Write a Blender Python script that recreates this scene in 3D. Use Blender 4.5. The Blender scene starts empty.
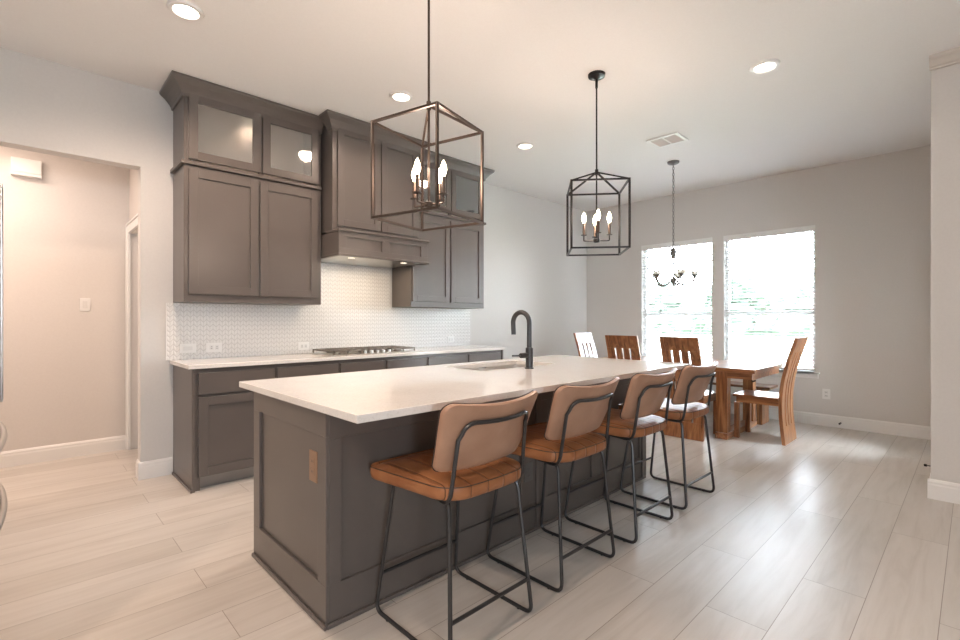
import bpy, bmesh, math, random
from mathutils import Vector, Matrix
random.seed(7)
C = bpy.context.scene.collection
PI = math.pi

# ---------------------------------------------------------------- camera
CAM_H = 1.235
F_PX = 475.0
YAW = 46.175                       # degrees of the +X axis to the right of the view axis
cam = bpy.data.cameras.new('camera')
cam.sensor_width = 36.0
cam.lens = 36.0 * F_PX / 960.0
cam.clip_start = 0.02
camo = bpy.data.objects.new('camera', cam)
camo.location = (0, 0, CAM_H)
# forward = (cos a, sin a); blender camera looks along -Z, rotate about z
camo.rotation_euler = (PI / 2, 0, math.radians(YAW) - PI / 2)
C.objects.link(camo)
bpy.context.scene.camera = camo

# ---------------------------------------------------------------- world / exposure
w = bpy.data.worlds.new('sky')
bpy.context.scene.world = w
w.use_nodes = True
nt = w.node_tree
nt.nodes.clear()
out = nt.nodes.new('ShaderNodeOutputWorld')
bg = nt.nodes.new('ShaderNodeBackground')
tc = nt.nodes.new('ShaderNodeTexCoord')
sp = nt.nodes.new('ShaderNodeSeparateXYZ')
rp = nt.nodes.new('ShaderNodeValToRGB')
rp.color_ramp.elements[0].position = 0.0
rp.color_ramp.elements[0].color = (0.84, 0.92, 1.0, 1)
rp.color_ramp.elements[1].position = 0.7
rp.color_ramp.elements[1].color = (0.72, 0.86, 1.0, 1)
nt.links.new(tc.outputs['Generated'], sp.inputs[0])
nt.links.new(sp.outputs['Z'], rp.inputs[0])
nt.links.new(rp.outputs[0], bg.inputs['Color'])
bg.inputs['Strength'].default_value = 50.0
nt.links.new(bg.outputs[0], out.inputs[0])

vs = bpy.context.scene.view_settings
vs.view_transform = 'Standard'
vs.look = 'None'
vs.gamma = 1.0
vs.use_curve_mapping = False
vs.exposure = 0.40

CEIL = 3.042
WX = 6.75       # window wall plane
KY = 4.47       # kitchen wall plane
DAY = (0.90, 0.95, 1.0)
WARM = (1.0, 0.76, 0.61)


def area(name, loc, rot, sx, sy, power, col, portal=False):
    l = bpy.data.lights.new(name, 'AREA')
    l.shape = 'RECTANGLE'
    l.size, l.size_y = sx, sy
    l.energy = power
    l.color = col
    if portal:
        l.cycles.is_portal = True
    o = bpy.data.objects.new(name, l)
    o.location = loc
    o.rotation_euler = rot
    C.objects.link(o)
    return o


# daylight through the dining windows is the sky itself (portals only steer the sampling)
area('window_portal', (WX + 0.16, 2.985, 1.47), (0, PI / 2, 0), 1.78, 1.06, 1, (1, 1, 1), True)
area('window_portal', (WX + 0.16, 1.82, 1.47), (0, PI / 2, 0), 1.78, 1.06, 1, (1, 1, 1), True)
# daylight of the living-room windows behind the camera
area('window_portal', (-1.75, -4.05, 1.60), (PI / 2, 0, 0), 0.9, 0.8, 1, (1, 1, 1), True)
# glazing of the nook door, added to let more daylight in
area('window_portal', (5.795, 0.06, 1.10), (PI / 2, 0, 0), 0.85, 2.1, 1, (1, 1, 1), True)
# hall ceiling lamp (out of sight, lights the passage)
area('hall_lamp_light', (-0.9, 4.95, 2.74), (0, 0, 0), 1.6, 0.4, 34, (1.0, 0.78, 0.66))

# ================================================================= helpers
MATS = {}


def mat(name, col, rough=0.5, metal=0.0, spec=0.5, coat=0.0, coat_rough=0.1, emit=None, estr=0.0):
    m = bpy.data.materials.new(name)
    m.use_nodes = True
    b = m.node_tree.nodes['Principled BSDF']
    b.inputs['Base Color'].default_value = (*col, 1)
    b.inputs['Roughness'].default_value = rough
    b.inputs['Metallic'].default_value = metal
    b.inputs['Specular IOR Level'].default_value = spec
    b.inputs['Coat Weight'].default_value = coat
    b.inputs['Coat Roughness'].default_value = coat_rough
    if emit:
        b.inputs['Emission Color'].default_value = (*emit, 1)
        b.inputs['Emission Strength'].default_value = estr
    MATS[name] = m
    return m


class NT:
    """tiny node-graph helper on a material"""
    def __init__(s, m):
        s.t = m.node_tree
        s.b = s.t.nodes['Principled BSDF']

    def n(s, kind, **kw):
        nd = s.t.nodes.new(kind)
        for k, v in kw.items():
            if k in nd.inputs.keys():
                nd.inputs[k].default_value = v
            else:
                setattr(nd, k, v)
        return nd

    def l(s, a, b):
        s.t.links.new(a, b)

    def coords(s, scale=(1, 1, 1), rot=(0, 0, 0)):
        g = s.n('ShaderNodeTexCoord')
        mp = s.n('ShaderNodeMapping')
        mp.inputs['Scale'].default_value = scale
        mp.inputs['Rotation'].default_value = rot
        s.l(g.outputs['Object'], mp.inputs['Vector'])
        return mp.outputs[0]

    def ramp(s, fac, stops):
        r = s.n('ShaderNodeValToRGB')
        e = r.color_ramp.elements
        e[0].position, e[0].color = stops[0][0], (*stops[0][1], 1)
        e[1].position, e[1].color = stops[-1][0], (*stops[-1][1], 1)
        for p, c in stops[1:-1]:
            x = e.new(p)
            x.color = (*c, 1)
        s.l(fac, r.inputs[0])
        return r.outputs[0]

    def bump(s, h, strength=0.2, dist=0.01):
        b = s.n('ShaderNodeBump')
        b.inputs['Strength'].default_value = strength
        b.inputs['Distance'].default_value = dist
        s.l(h, b.inputs['Height'])
        s.l(b.outputs[0], s.b.inputs['Normal'])


def noise_mat(name, c1, c2, scale, rough=0.5, bump=0.0, **kw):
    m = mat(name, c1, rough, **kw)
    g = NT(m)
    v = g.coords(scale if isinstance(scale, tuple) else (scale,) * 3)
    nz = g.n('ShaderNodeTexNoise', Scale=1.0, Detail=6.0, Roughness=0.6)
    g.l(v, nz.inputs['Vector'])
    g.l(g.ramp(nz.outputs['Fac'], [(0.35, c1), (0.65, c2)]), g.b.inputs['Base Color'])
    if bump:
        g.bump(nz.outputs['Fac'], bump, 0.004)
    return m


# paint, plaster
M_wall = noise_mat('wall_paint', (0.645, 0.627, 0.603), (0.665, 0.647, 0.623), 60, 0.75, 0.05)
M_hall = noise_mat('hall_paint', (0.655, 0.62, 0.585), (0.675, 0.64, 0.605), 60, 0.75, 0.05)
M_ceil = noise_mat('ceiling_paint', (0.84, 0.825, 0.81), (0.86, 0.845, 0.83), 80, 0.85, 0.08)
M_trim = mat('white_trim', (0.80, 0.79, 0.77), 0.35)
M_trim_shaded = mat('shaded_white_trim', (0.66, 0.62, 0.57), 0.4)  # white trim darkened and warmed: the right wall's shade put into the colour
M_white = mat('white_plastic', (0.80, 0.79, 0.77), 0.35)
M_socket = mat('socket_face', (0.72, 0.71, 0.69), 0.4)
M_slot = mat('socket_slot', (0.08, 0.08, 0.08), 0.5)
M_copper = mat('copper_plate', (0.33, 0.20, 0.125), 0.4, 0.3)
M_sink = mat('satin_sink_steel', (0.74, 0.72, 0.69), 0.36, 0.9)
M_cab = noise_mat('taupe_cabinet_paint', (0.112, 0.095, 0.085), (0.121, 0.103, 0.092), (3, 3, 3), 0.30)
M_cabin = mat('cabinet_interior', (0.50, 0.46, 0.42), 0.5)
M_gap = mat('dark_gap', (0.015, 0.013, 0.012), 0.8)
M_black = mat('black_metal', (0.018, 0.017, 0.017), 0.38, 0.6)
M_stoolmetal = mat('gunmetal_tube', (0.075, 0.075, 0.077), 0.36, 0.8)
M_bronze = mat('bronze_bar', (0.075, 0.055, 0.045), 0.4, 0.8)
M_faucet = mat('faucet_gunmetal', (0.07, 0.07, 0.072), 0.3, 0.8)
M_steel = mat('stainless', (0.55, 0.54, 0.52), 0.28, 1.0)
M_steel_dark = mat('stainless_dark', (0.30, 0.30, 0.30), 0.35, 1.0)
M_iron = mat('cast_iron', (0.21, 0.185, 0.16), 0.38, 0.6)
M_nickel = mat('brushed_nickel', (0.15, 0.147, 0.143), 0.5, 0.3)
M_shade = mat('frosted_glass_shade', (0.85, 0.82, 0.76), 0.4)
M_shade.node_tree.nodes['Principled BSDF'].inputs['Transmission Weight'].default_value = 0.7
M_candle = mat('candle_sleeve', (0.10, 0.07, 0.055), 0.4, 0.6)
M_bulb = mat('lit_bulb', (1, 0.9, 0.75), 0.3, emit=(1.0, 0.82, 0.58), estr=14)
M_lamp = mat('lit_diffuser', (1, 0.95, 0.85), 0.4, emit=(1.0, 0.88, 0.72), estr=9)
M_hoodlamp = mat('hood_lamp', (1, 0.95, 0.85), 0.4, emit=(1.0, 0.86, 0.66), estr=1.0)
M_blind = mat('white_blind', (0.82, 0.82, 0.81), 0.5)
M_vinyl = mat('white_vinyl', (0.82, 0.82, 0.82), 0.4)
M_pipe = mat('dark_piping', (0.035, 0.022, 0.018), 0.5)
M_rubber = mat('black_rubber', (0.02, 0.02, 0.02), 0.7)


def glass_mat(name, tint=(1, 1, 1), refl=1.0, rough=0.02):
    m = bpy.data.materials.new(name)
    m.use_nodes = True
    t = m.node_tree
    t.nodes.clear()
    o = t.nodes.new('ShaderNodeOutputMaterial')
    mx = t.nodes.new('ShaderNodeMixShader')
    tr = t.nodes.new('ShaderNodeBsdfTransparent')
    tr.inputs[0].default_value = (*tint, 1)
    gl = t.nodes.new('ShaderNodeBsdfGlossy')
    gl.inputs['Roughness'].default_value = rough
    fr = t.nodes.new('ShaderNodeFresnel')
    fr.inputs['IOR'].default_value = 1.5
    mu = t.nodes.new('ShaderNodeMath')
    mu.operation = 'MULTIPLY'
    mu.inputs[1].default_value = refl
    t.links.new(fr.outputs[0], mu.inputs[0])
    t.links.new(mu.outputs[0], mx.inputs[0])
    t.links.new(tr.outputs[0], mx.inputs[1])
    t.links.new(gl.outputs[0], mx.inputs[2])
    t.links.new(mx.outputs[0], o.inputs[0])
    return m


M_glass = glass_mat('window_glass')
M_cabglass = glass_mat('cabinet_glass', (0.92, 0.92, 0.90), 7.0, 0.05)


def make_quartz():
    m = mat('white_quartz', (0.72, 0.68, 0.63), 0.045)
    g = NT(m)
    v = g.coords((1, 1, 1))
    n1 = g.n('ShaderNodeTexNoise', Scale=120.0, Detail=4.0)
    n2 = g.n('ShaderNodeTexNoise', Scale=3.0, Detail=8.0, Roughness=0.7)
    g.l(v, n1.inputs['Vector'])
    g.l(v, n2.inputs['Vector'])
    mx = g.n('ShaderNodeMix', data_type='RGBA')
    mx.inputs[0].default_value = 0.35
    a = g.ramp(n1.outputs['Fac'], [(0.3, (0.66, 0.625, 0.585)), (0.5, (0.765, 0.735, 0.695))])
    b = g.ramp(n2.outputs['Fac'], [(0.40, (0.71, 0.675, 0.63)), (0.55, (0.78, 0.75, 0.71))])
    g.l(a, mx.inputs[6])
    g.l(b, mx.inputs[7])
    g.l(mx.outputs[2], g.b.inputs['Base Color'])
    return m


M_quartz = make_quartz()


def make_floor():
    m = mat('plank_floor', (0.55, 0.5, 0.44), 0.34)
    g = NT(m)
    v = g.coords((1, 1, 1))
    off = g.n('ShaderNodeVectorMath', operation='ADD')
    off.inputs[1].default_value = (0.35, 10 * 0.235 - 0.10, 0)
    g.l(v, off.inputs[0])
    br = g.n('ShaderNodeTexBrick')
    br.offset = 0.37
    br.offset_frequency = 2
    br.inputs['Scale'].default_value = 1.0
    br.inputs['Mortar Size'].default_value = 0.0016
    br.inputs['Mortar Smooth'].default_value = 0.2
    br.inputs['Bias'].default_value = 0.0
    br.inputs['Brick Width'].default_value = 1.52
    br.inputs['Row Height'].default_value = 0.235
    br.inputs['Color1'].default_value = (0, 0, 0, 1)
    br.inputs['Color2'].default_value = (1, 1, 1, 1)
    br.inputs['Mortar'].default_value = (0.5, 0.5, 0.5, 1)
    g.l(off.outputs[0], br.inputs['Vector'])
    # grain, shifted plank by plank
    sh = g.n('ShaderNodeVectorMath', operation='MULTIPLY')
    sh.inputs[1].default_value = (37.0, 11.0, 5.0)
    g.l(br.outputs['Color'], sh.inputs[0])
    st = g.n('ShaderNodeVectorMath', operation='MULTIPLY')
    st.inputs[1].default_value = (1.6, 16.0, 1.0)
    g.l(off.outputs[0], st.inputs[0])
    ad = g.n('ShaderNodeVectorMath', operation='ADD')
    g.l(st.outputs[0], ad.inputs[0])
    g.l(sh.outputs[0], ad.inputs[1])
    nz = g.n('ShaderNodeTexNoise', Scale=1.0, Detail=7.0, Roughness=0.62, Distortion=0.6)
    g.l(ad.outputs[0], nz.inputs['Vector'])
    grain = g.ramp(nz.outputs['Fac'], [(0.30, (0.495, 0.452, 0.405)), (0.5, (0.56, 0.52, 0.473)), (0.68, (0.595, 0.558, 0.513))])
    tone = g.ramp(br.outputs['Color'], [(0.0, (0.92, 0.905, 0.885)), (0.5, (1, 1, 1)), (1.0, (1.04, 1.035, 1.03))])
    mul = g.n('ShaderNodeMix', data_type='RGBA', blend_type='MULTIPLY')
    mul.inputs[0].default_value = 1.0
    g.l(grain, mul.inputs[6])
    g.l(tone, mul.inputs[7])
    seam = g.n('ShaderNodeMix', data_type='RGBA')
    seam.inputs[7].default_value = (0.27, 0.23, 0.19, 1)
    g.l(br.outputs['Fac'], seam.inputs[0])
    g.l(mul.outputs[2], seam.inputs[6])
    g.l(seam.outputs[2], g.b.inputs['Base Color'])
    g.bump(nz.outputs['Fac'], 0.05, 0.003)
    return m


M_floor = make_floor()


def make_tile():
    # small embossed white chevron tile
    m = mat('embossed_tile', (0.74, 0.72, 0.69), 0.22)
    g = NT(m)
    tcn = g.n('ShaderNodeTexCoord')
    s = g.n('ShaderNodeSeparateXYZ')
    g.l(tcn.outputs['Object'], s.inputs[0])

    def mth(op, a, b=None):
        n = g.n('ShaderNodeMath', operation=op)
        for i, x in enumerate((a, b)):
            if x is None:
                continue
            if isinstance(x, (int, float)):
                n.inputs[i].default_value = x
            else:
                g.l(x, n.inputs[i])
        return n.outputs[0]
    pp = mth('PINGPONG', s.outputs['X'], 0.024)
    d = mth('ADD', s.outputs['Z'], pp)
    band = mth('PINGPONG', d, 0.020)
    hb = mth('DIVIDE', band, 0.020)
    cell = mth('DIVIDE', pp, 0.024)
    edge = mth('MINIMUM', hb, mth('MULTIPLY', mth('MINIMUM', cell, mth('SUBTRACT', 1.0, cell)), 3.0))
    col = g.ramp(edge, [(0.0, (0.50, 0.48, 0.46)), (0.20, (0.75, 0.735, 0.71)), (1.0, (0.77, 0.755, 0.73))])
    g.l(col, g.b.inputs['Base Color'])
    g.bump(edge, 0.6, 0.004)
    return m


M_tile = make_tile()


def make_wood(name, dark, mid, light, scale, rough=0.28, coat=0.35, axis='Z'):
    m = mat(name, mid, rough, coat=coat, coat_rough=0.18)
    g = NT(m)
    sc = {'Z': (scale, scale, scale * 0.09), 'X': (scale * 0.09, scale, scale), 'Y': (scale, scale * 0.09, scale)}[axis]
    v = g.coords(sc)
    nz = g.n('ShaderNodeTexNoise', Scale=1.0, Detail=7.0, Roughness=0.6, Distortion=1.2)
    g.l(v, nz.inputs['Vector'])
    g.l(g.ramp(nz.outputs['Fac'], [(0.3, dark), (0.48, mid), (0.66, light)]), g.b.inputs['Base Color'])
    g.bump(nz.outputs['Fac'], 0.06, 0.003)
    return m


WD = ((0.075, 0.026, 0.010), (0.235, 0.090, 0.033), (0.37, 0.175, 0.072))
M_woodZ = make_wood('sheesham_upright', *WD, 22, axis='Z')
M_woodX = make_wood('sheesham_cross', *WD, 22, axis='X')
M_woodY = make_wood('sheesham_long', *WD, 22, axis='Y')
M_bench = make_wood('dark_sheesham', (0.05, 0.02, 0.01), (0.14, 0.06, 0.026), (0.24, 0.11, 0.05), 22, axis='Y')


def make_leather(name, c1, c2, rough, channels=False):
    m = mat(name, c1, rough, spec=0.28 if channels else 0.5)
    g = NT(m)
    v = g.coords((9, 9, 9))
    nz = g.n('ShaderNodeTexNoise', Scale=1.0, Detail=5.0)
    g.l(v, nz.inputs['Vector'])
    col = g.ramp(nz.outputs['Fac'], [(0.35, c1), (0.65, c2)])
    if channels:
        tcn = g.n('ShaderNodeTexCoord')
        s = g.n('ShaderNodeSeparateXYZ')
        g.l(tcn.outputs['Object'], s.inputs[0])
        a = g.n('ShaderNodeMath', operation='ADD')
        a.inputs[1].default_value = 0.035
        g.l(s.outputs['X'], a.inputs[0])
        p = g.n('ShaderNodeMath', operation='PINGPONG')
        p.inputs[1].default_value = 0.043
        g.l(a.outputs[0], p.inputs[0])
        r = g.n('ShaderNodeMapRange')
        r.inputs['From Max'].default_value = 0.010
        g.l(p.outputs[0], r.inputs['Value'])
        sm = g.n('ShaderNodeMapRange')
        sm.inputs['From Max'].default_value = 0.0025
        g.l(p.outputs[0], sm.inputs['Value'])
        mx = g.n('ShaderNodeMix', data_type='RGBA')
        mx.inputs[6].default_value = (0.05, 0.02, 0.01, 1)
        g.l(sm.outputs[0], mx.inputs[0])
        g.l(col, mx.inputs[7])
        g.l(mx.outputs[2], g.b.inputs['Base Color'])
        g.bump(r.outputs[0], 0.5, 0.006)
    else:
        g.l(col, g.b.inputs['Base Color'])
        n2 = g.n('ShaderNodeTexNoise', Scale=300.0)
        g.l(g.coords(), n2.inputs['Vector'])
        g.bump(n2.outputs['Fac'], 0.06, 0.001)
    return m


M_seat = make_leather('tan_leather_seat', (0.27, 0.105, 0.042), (0.34, 0.145, 0.062), 0.40, True)
M_back = make_leather('tan_leather_back', (0.35, 0.195, 0.125), (0.41, 0.24, 0.158), 0.36)


# ---------------------------------------------------------------- geometry
class MB:
    def __init__(s):
        s.bm = bmesh.new()

    def box(s, x0, x1, y0, y1, z0, z1, rot=None, piv=None):
        v = [s.bm.verts.new((x, y, z)) for x in (x0, x1) for y in (y0, y1) for z in (z0, z1)]
        for f in ((0, 1, 3, 2), (4, 6, 7, 5), (0, 4, 5, 1), (2, 3, 7, 6), (0, 2, 6, 4), (1, 5, 7, 3)):
            s.bm.faces.new([v[i] for i in f])
        if rot:
            bmesh.ops.rotate(s.bm, verts=v, cent=piv or ((x0 + x1) / 2, (y0 + y1) / 2, (z0 + z1) / 2), matrix=rot)
        return s

    def prism(s, pts, fn, h0, h1):
        """polygon pts (a,b) swept from h0 to h1; fn(a,b,h)->xyz"""
        n = len(pts)
        A = [s.bm.verts.new(fn(a, b, h0)) for a, b in pts]
        B = [s.bm.verts.new(fn(a, b, h1)) for a, b in pts]
        s.bm.faces.new(A[::-1])
        s.bm.faces.new(B)
        for i in range(n):
            j = (i + 1) % n
            s.bm.faces.new((A[i], A[j], B[j], B[i]))
        return s

    def tube(s, pts, r, seg=8, caps=True, closed=False, square=False):
        P = [Vector(p) for p in pts]
        n = len(P)
        rings = []
        up = None
        for i in range(n):
            if closed:
                t = (P[(i + 1) % n] - P[i - 1]).normalized()
            else:
                t = (P[min(i + 1, n - 1)] - P[max(i - 1, 0)]).normalized()
            if up is None:
                up = Vector((0, 0, 1)) if abs(t.z) < 0.9 else Vector((1, 0, 0))
            a = t.cross(up).normalized()
            b = a.cross(t).normalized()
            up = b
            rr = r[i] if isinstance(r, (list, tuple)) else r
            k = 4 if square else seg
            ph = PI / 4 if square else 0
            q = rr * math.sqrt(2) if square else rr
            rings.append([s.bm.verts.new(P[i] + a * (q * math.cos(2 * PI * j / k + ph)) + b * (q * math.sin(2 * PI * j / k + ph))) for j in range(k)])
        k = len(rings[0])
        for i in range(n if closed else n - 1):
            A, B = rings[i], rings[(i + 1) % n]
            for j in range(k):
                s.bm.faces.new((A[j], A[(j + 1) % k], B[(j + 1) % k], B[j]))
        if caps and not closed:
            s.bm.faces.new(rings[0][::-1])
            s.bm.faces.new(rings[-1])
        return s

    def lathe(s, prof, c=(0, 0, 0), seg=20, axis='Z', cap=True):
        rings = []
        for r, h in prof:
            ring = []
            for j in range(seg):
                a = 2 * PI * j / seg
                p = (r * math.cos(a), r * math.sin(a), h)
                if axis == 'X':
                    p = (h, p[0], p[1])
                elif axis == 'Y':
                    p = (p[1], h, p[0])
                ring.append(s.bm.verts.new((c[0] + p[0], c[1] + p[1], c[2] + p[2])))
            rings.append(ring)
        for A, B in zip(rings, rings[1:]):
            for j in range(seg):
                s.bm.faces.new((A[j], A[(j + 1) % seg], B[(j + 1) % seg], B[j]))
        if cap:
            s.bm.faces.new(rings[0][::-1])
            s.bm.faces.new(rings[-1])
        return s

    def pillow(s, outline, fn, prof):
        """outline: 2D points round the origin; prof: list of (scale, offset inwards in metres, height); fn(a,b,h)->xyz"""
        rings = []
        for sc, ins, h in prof:
            ring = []
            for a, b in outline:
                d = math.hypot(a, b)
                k = sc * max(0.0, (d - ins)) / d
                ring.append(s.bm.verts.new(fn(a * k, b * k, h(a * k, b * k) if callable(h) else h)))
            rings.append(ring)
        n = len(outline)
        for A, B in zip(rings, rings[1:]):
            for j in range(n):
                s.bm.faces.new((A[j], A[(j + 1) % n], B[(j + 1) % n], B[j]))
        s.bm.faces.new(rings[0][::-1])
        s.bm.faces.new(rings[-1])
        return s


def fillet(pts, rad, n=5):
    P = [Vector(p) for p in pts]
    o = [P[0]]
    for i in range(1, len(P) - 1):
        a, b, c = P[i - 1], P[i], P[i + 1]
        u, v = (a - b), (c - b)
        r = min(rad, u.length * 0.49, v.length * 0.49)
        p, q = b + u.normalized() * r, b + v.normalized() * r
        for k in range(n + 1):
            t = k / n
            o.append(p * (1 - t) ** 2 + b * 2 * t * (1 - t) + q * t * t)
    o.append(P[-1])
    return o


def rrect(hx, hy, r, n=6, hx2=None, r2=None):
    """rounded rectangle outline, half size hx and radius r at -hy, hx2 and r2 at +hy"""
    hx2 = hx if hx2 is None else hx2
    r2 = r if r2 is None else r2
    o = []
    for (sx, sy, a0) in ((1, -1, -PI / 2), (1, 1, 0), (-1, 1, PI / 2), (-1, -1, PI)):
        hw, q = (hx, r) if sy < 0 else (hx2, r2)
        cx, cy = sx * (hw - q), sy * (hy - q)
        for k in range(n + 1):
            a = a0 + k * (PI / 2) / n
            o.append((cx + q * math.cos(a), cy + q * math.sin(a)))
    # densify straight runs
    d = []
    for i, p in enumerate(o):
        q = o[(i + 1) % len(o)]
        L = math.dist(p, q)
        m = max(1, int(L / 0.03))
        for k in range(m):
            d.append((p[0] + (q[0] - p[0]) * k / m, p[1] + (q[1] - p[1]) * k / m))
    return d


def put(name, mb, material, parent=None, world=True, smooth=False, bevel=0.0, seg=2):
    """link one mesh object; coordinates are world coordinates unless world=False (then local to the parent)"""
    bm = mb.bm
    bmesh.ops.recalc_face_normals(bm, faces=bm.faces)
    me = bpy.data.meshes.new(name)
    o = bpy.data.objects.new(name, me)
    C.objects.link(o)
    if parent is not None:
        o.parent = parent
        if world:
            bmesh.ops.transform(bm, matrix=wmat(parent).inverted(), verts=bm.verts)
    elif world:
        # origin at the base of the mesh
        xs = [v.co.x for v in bm.verts]
        ys = [v.co.y for v in bm.verts]
        zs = [v.co.z for v in bm.verts]
        c = Vector(((min(xs) + max(xs)) / 2, (min(ys) + max(ys)) / 2, min(zs)))
        if name not in ('floor', 'ceiling', 'tile_backsplash') and not name.startswith('wall'):
            bmesh.ops.translate(bm, vec=-c, verts=bm.verts)
            o.location = c
    bm.to_mesh(me)
    bm.free()
    me.materials.append(material)
    if smooth:
        for p in me.polygons:
            p.use_smooth = True
        try:
            me.set_sharp_from_angle(angle=math.radians(40))
        except Exception:
            pass
    if bevel:
        md = o.modifiers.new('bevel', 'BEVEL')
        md.width = bevel
        md.segments = seg
        md.limit_method = 'ANGLE'
        md.angle_limit = math.radians(50)
    return o


def wmat(o):
    m = Matrix.Identity(4)
    while o is not None:
        m = (Matrix.Translation(o.location) @ o.rotation_euler.to_matrix().to_4x4()) @ m
        o = o.parent
    return m


def tag(o, label, cat, group=None, kind=None):
    o['label'] = label
    o['category'] = cat
    if group:
        o['group'] = group
    if kind:
        o['kind'] = kind
    return o


def thing(name, label, cat, loc=(0, 0, 0), rz=0.0, group=None):
    o = bpy.data.objects.new(name, None)
    o.empty_display_size = 0.1
    o.location = loc
    o.rotation_euler = (0, 0, rz)
    C.objects.link(o)
    return tag(o, label, cat, group)


def struct(name, mb, material, label=None, cat=None, bevel=0.0, parent=None):
    o = put(name, mb, material, parent, bevel=bevel)
    if parent is None:
        o['kind'] = 'structure'
        o['label'] = label
        o['category'] = cat
    return o


def copy_tree(o, parent=None):
    c = o.copy()
    C.objects.link(c)
    c.parent = parent
    for ch in list(o.children):
        copy_tree(ch, c)
    return c


# ================================================================= SETTING
struct('floor', MB().box(-4.6, 6.95, -4.1, 5.75, -0.1, 0.0), M_floor, 'pale oak plank floor running through kitchen, passage and dining area', 'floor')
cb = MB()
cb.box(-4.6, 6.95, -4.1, 4.60, CEIL, CEIL + 0.12)
struct('ceiling', cb, M_ceil, 'flat off white ceiling above kitchen and dining area', 'ceiling')

# kitchen wall: solid right of the passage opening, header above it
kw = MB()
kw.box(0.65, WX + 0.2, KY, KY + 0.12, 0, CEIL)
kw.box(-0.50, 0.65, KY, KY + 0.12, 2.42, CEIL)
kw.box(-2.62, -0.50, KY, KY + 0.12, 0, CEIL)
struct('wall_kitchen', kw, M_wall, 'light greige kitchen wall behind the cabinets with passage opening', 'wall')
# hall
hw = MB()
hw.box(-2.5, 0.85, 5.63, 5.75, 0, 2.80)
struct('wall_hall_back', hw, M_hall, 'peach lit passage wall seen through the opening', 'wall')
hr = MB()
hr.box(0.73, 0.85, 5.575, 5.63, 0, 2.80)
hr.box(0.73, 0.85, 4.75, 5.575, 2.06, 2.80)
hr.box(0.73, 0.85, KY + 0.12, 4.75, 0, 2.80)
struct('wall_hall_right', hr, M_hall, 'passage side wall with a white cased doorway', 'wall')
struct('wall_hall_left', MB().box(-2.62, -2.5, KY + 0.12, 5.75, 0, 2.80), M_hall, 'far left end wall of the passage', 'wall')
struct('ceiling_hall', MB().box(-2.62, 0.85, KY + 0.12, 5.75, 2.80, 2.9), M_ceil, 'lower passage ceiling', 'ceiling')
struct('wall_left', MB().box(-0.97, -0.85, 1.9, KY, 0, CEIL), M_wall, 'wall behind the refrigerator', 'wall')
struct('wall_left_return', MB().box(-4.6, -0.97, 1.9, 2.02, 0, CEIL), M_wall, 'living room wall left of the refrigerator', 'wall')

# window wall with two openings
W1 = (2.475, 3.495)
W2 = (1.31, 2.325)
WZ0, WZ1 = 0.60, 2.345
ww = MB()
T = 0.16
ww.box(WX, WX + T, W1[1], KY, 0, CEIL)
ww.box(WX, WX + T, W2[1], W1[0], 0, CEIL)
ww.box(WX, WX + T, 0.212, W2[0], 0, CEIL)
for a, b in (W1, W2):
    ww.box(WX, WX + T, a, b, 0, WZ0)
    ww.box(WX, WX + T, a, b, WZ1, CEIL)
struct('wall_window', ww, M_wall, 'grey dining wall holding the two windows', 'wall')
# right wall block
rw = MB()
rw.box(4.535, 5.38, 0.10, 0.212, 0, CEIL)
rw.box(6.21, WX + T, 0.10, 0.212, 0, CEIL)
rw.box(5.38, 6.21, 0.10, 0.212, 2.06, CEIL)
rw.box(4.535, 4.675, -4.1, 0.10, 0, CEIL)
struct('wall_right', rw, M_wall, 'tan wall corner at the right edge of the photo', 'wall')
# living room behind the camera, with its window openings
rr = MB()
rr.box(-4.6, -2.2, -4.1, -4.0, 0, CEIL)
rr.box(-1.3, 4.675, -4.1, -4.0, 0, CEIL)
rr.box(-2.2, -1.3, -4.1, -4.0, 0, 1.2)
rr.box(-2.2, -1.3, -4.1, -4.0, 2.0, CEIL)
struct('wall_rear', rr, M_wall, 'living room wall behind the camera', 'wall')
rl = MB()
rl.box(-4.6, -4.5, -4.0, 2.02, 0, CEIL)
struct('wall_side', rl, M_wall, 'living room side wall behind the camera', 'wall')


# baseboards: profile swept
def baseboard(name, p0, p1, nrm, label, mt=None):
    """from p0 to p1 along the wall, nrm = direction out of the wall"""
    prof = [(0, 0), (0.016, 0), (0.016, 0.095), (0.013, 0.105), (0.013, 0.118), (0.006, 0.132), (0, 0.135)]
    p0, p1, nv = Vector((*p0, 0)), Vector((*p1, 0)), Vector((*nrm, 0))
    d = (p1 - p0)
    mb = MB().prism(prof, lambda a, b, h: p0 + d * h + nv * a + Vector((0, 0, b)), 0, 1)
    return struct(name, mb, mt or M_trim, label, 'baseboard')


baseboard('baseboard_kitchen', (0.634, KY), (0.86, KY), (0, -1), 'short white baseboard between the passage opening and base cabinets')
baseboard('baseboard_jamb', (0.65, KY + 0.12), (0.65, KY), (-1, 0), 'white baseboard return inside the passage opening')
baseboard('baseboard_dining', (4.13, KY), (WX - 0.016, KY), (0, -1), 'white baseboard along the plain wall beyond the counter')
baseboard('baseboard_hall', (-2.5, 5.63), (0.73, 5.63), (0, -1), 'white baseboard along the passage wall')
baseboard('baseboard_window', (WX, 0.228), (WX, KY), (-1, 0), 'white baseboard under the dining windows')
baseboard('baseboard_right', (4.535, -4.0), (4.535, 0.228), (-1, 0), 'greige baseboard on the right wall face')
baseboard('baseboard_nook', (4.536, 0.212), (5.30, 0.212), (0, 1), 'white baseboard beside the right wall corner')
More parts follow.
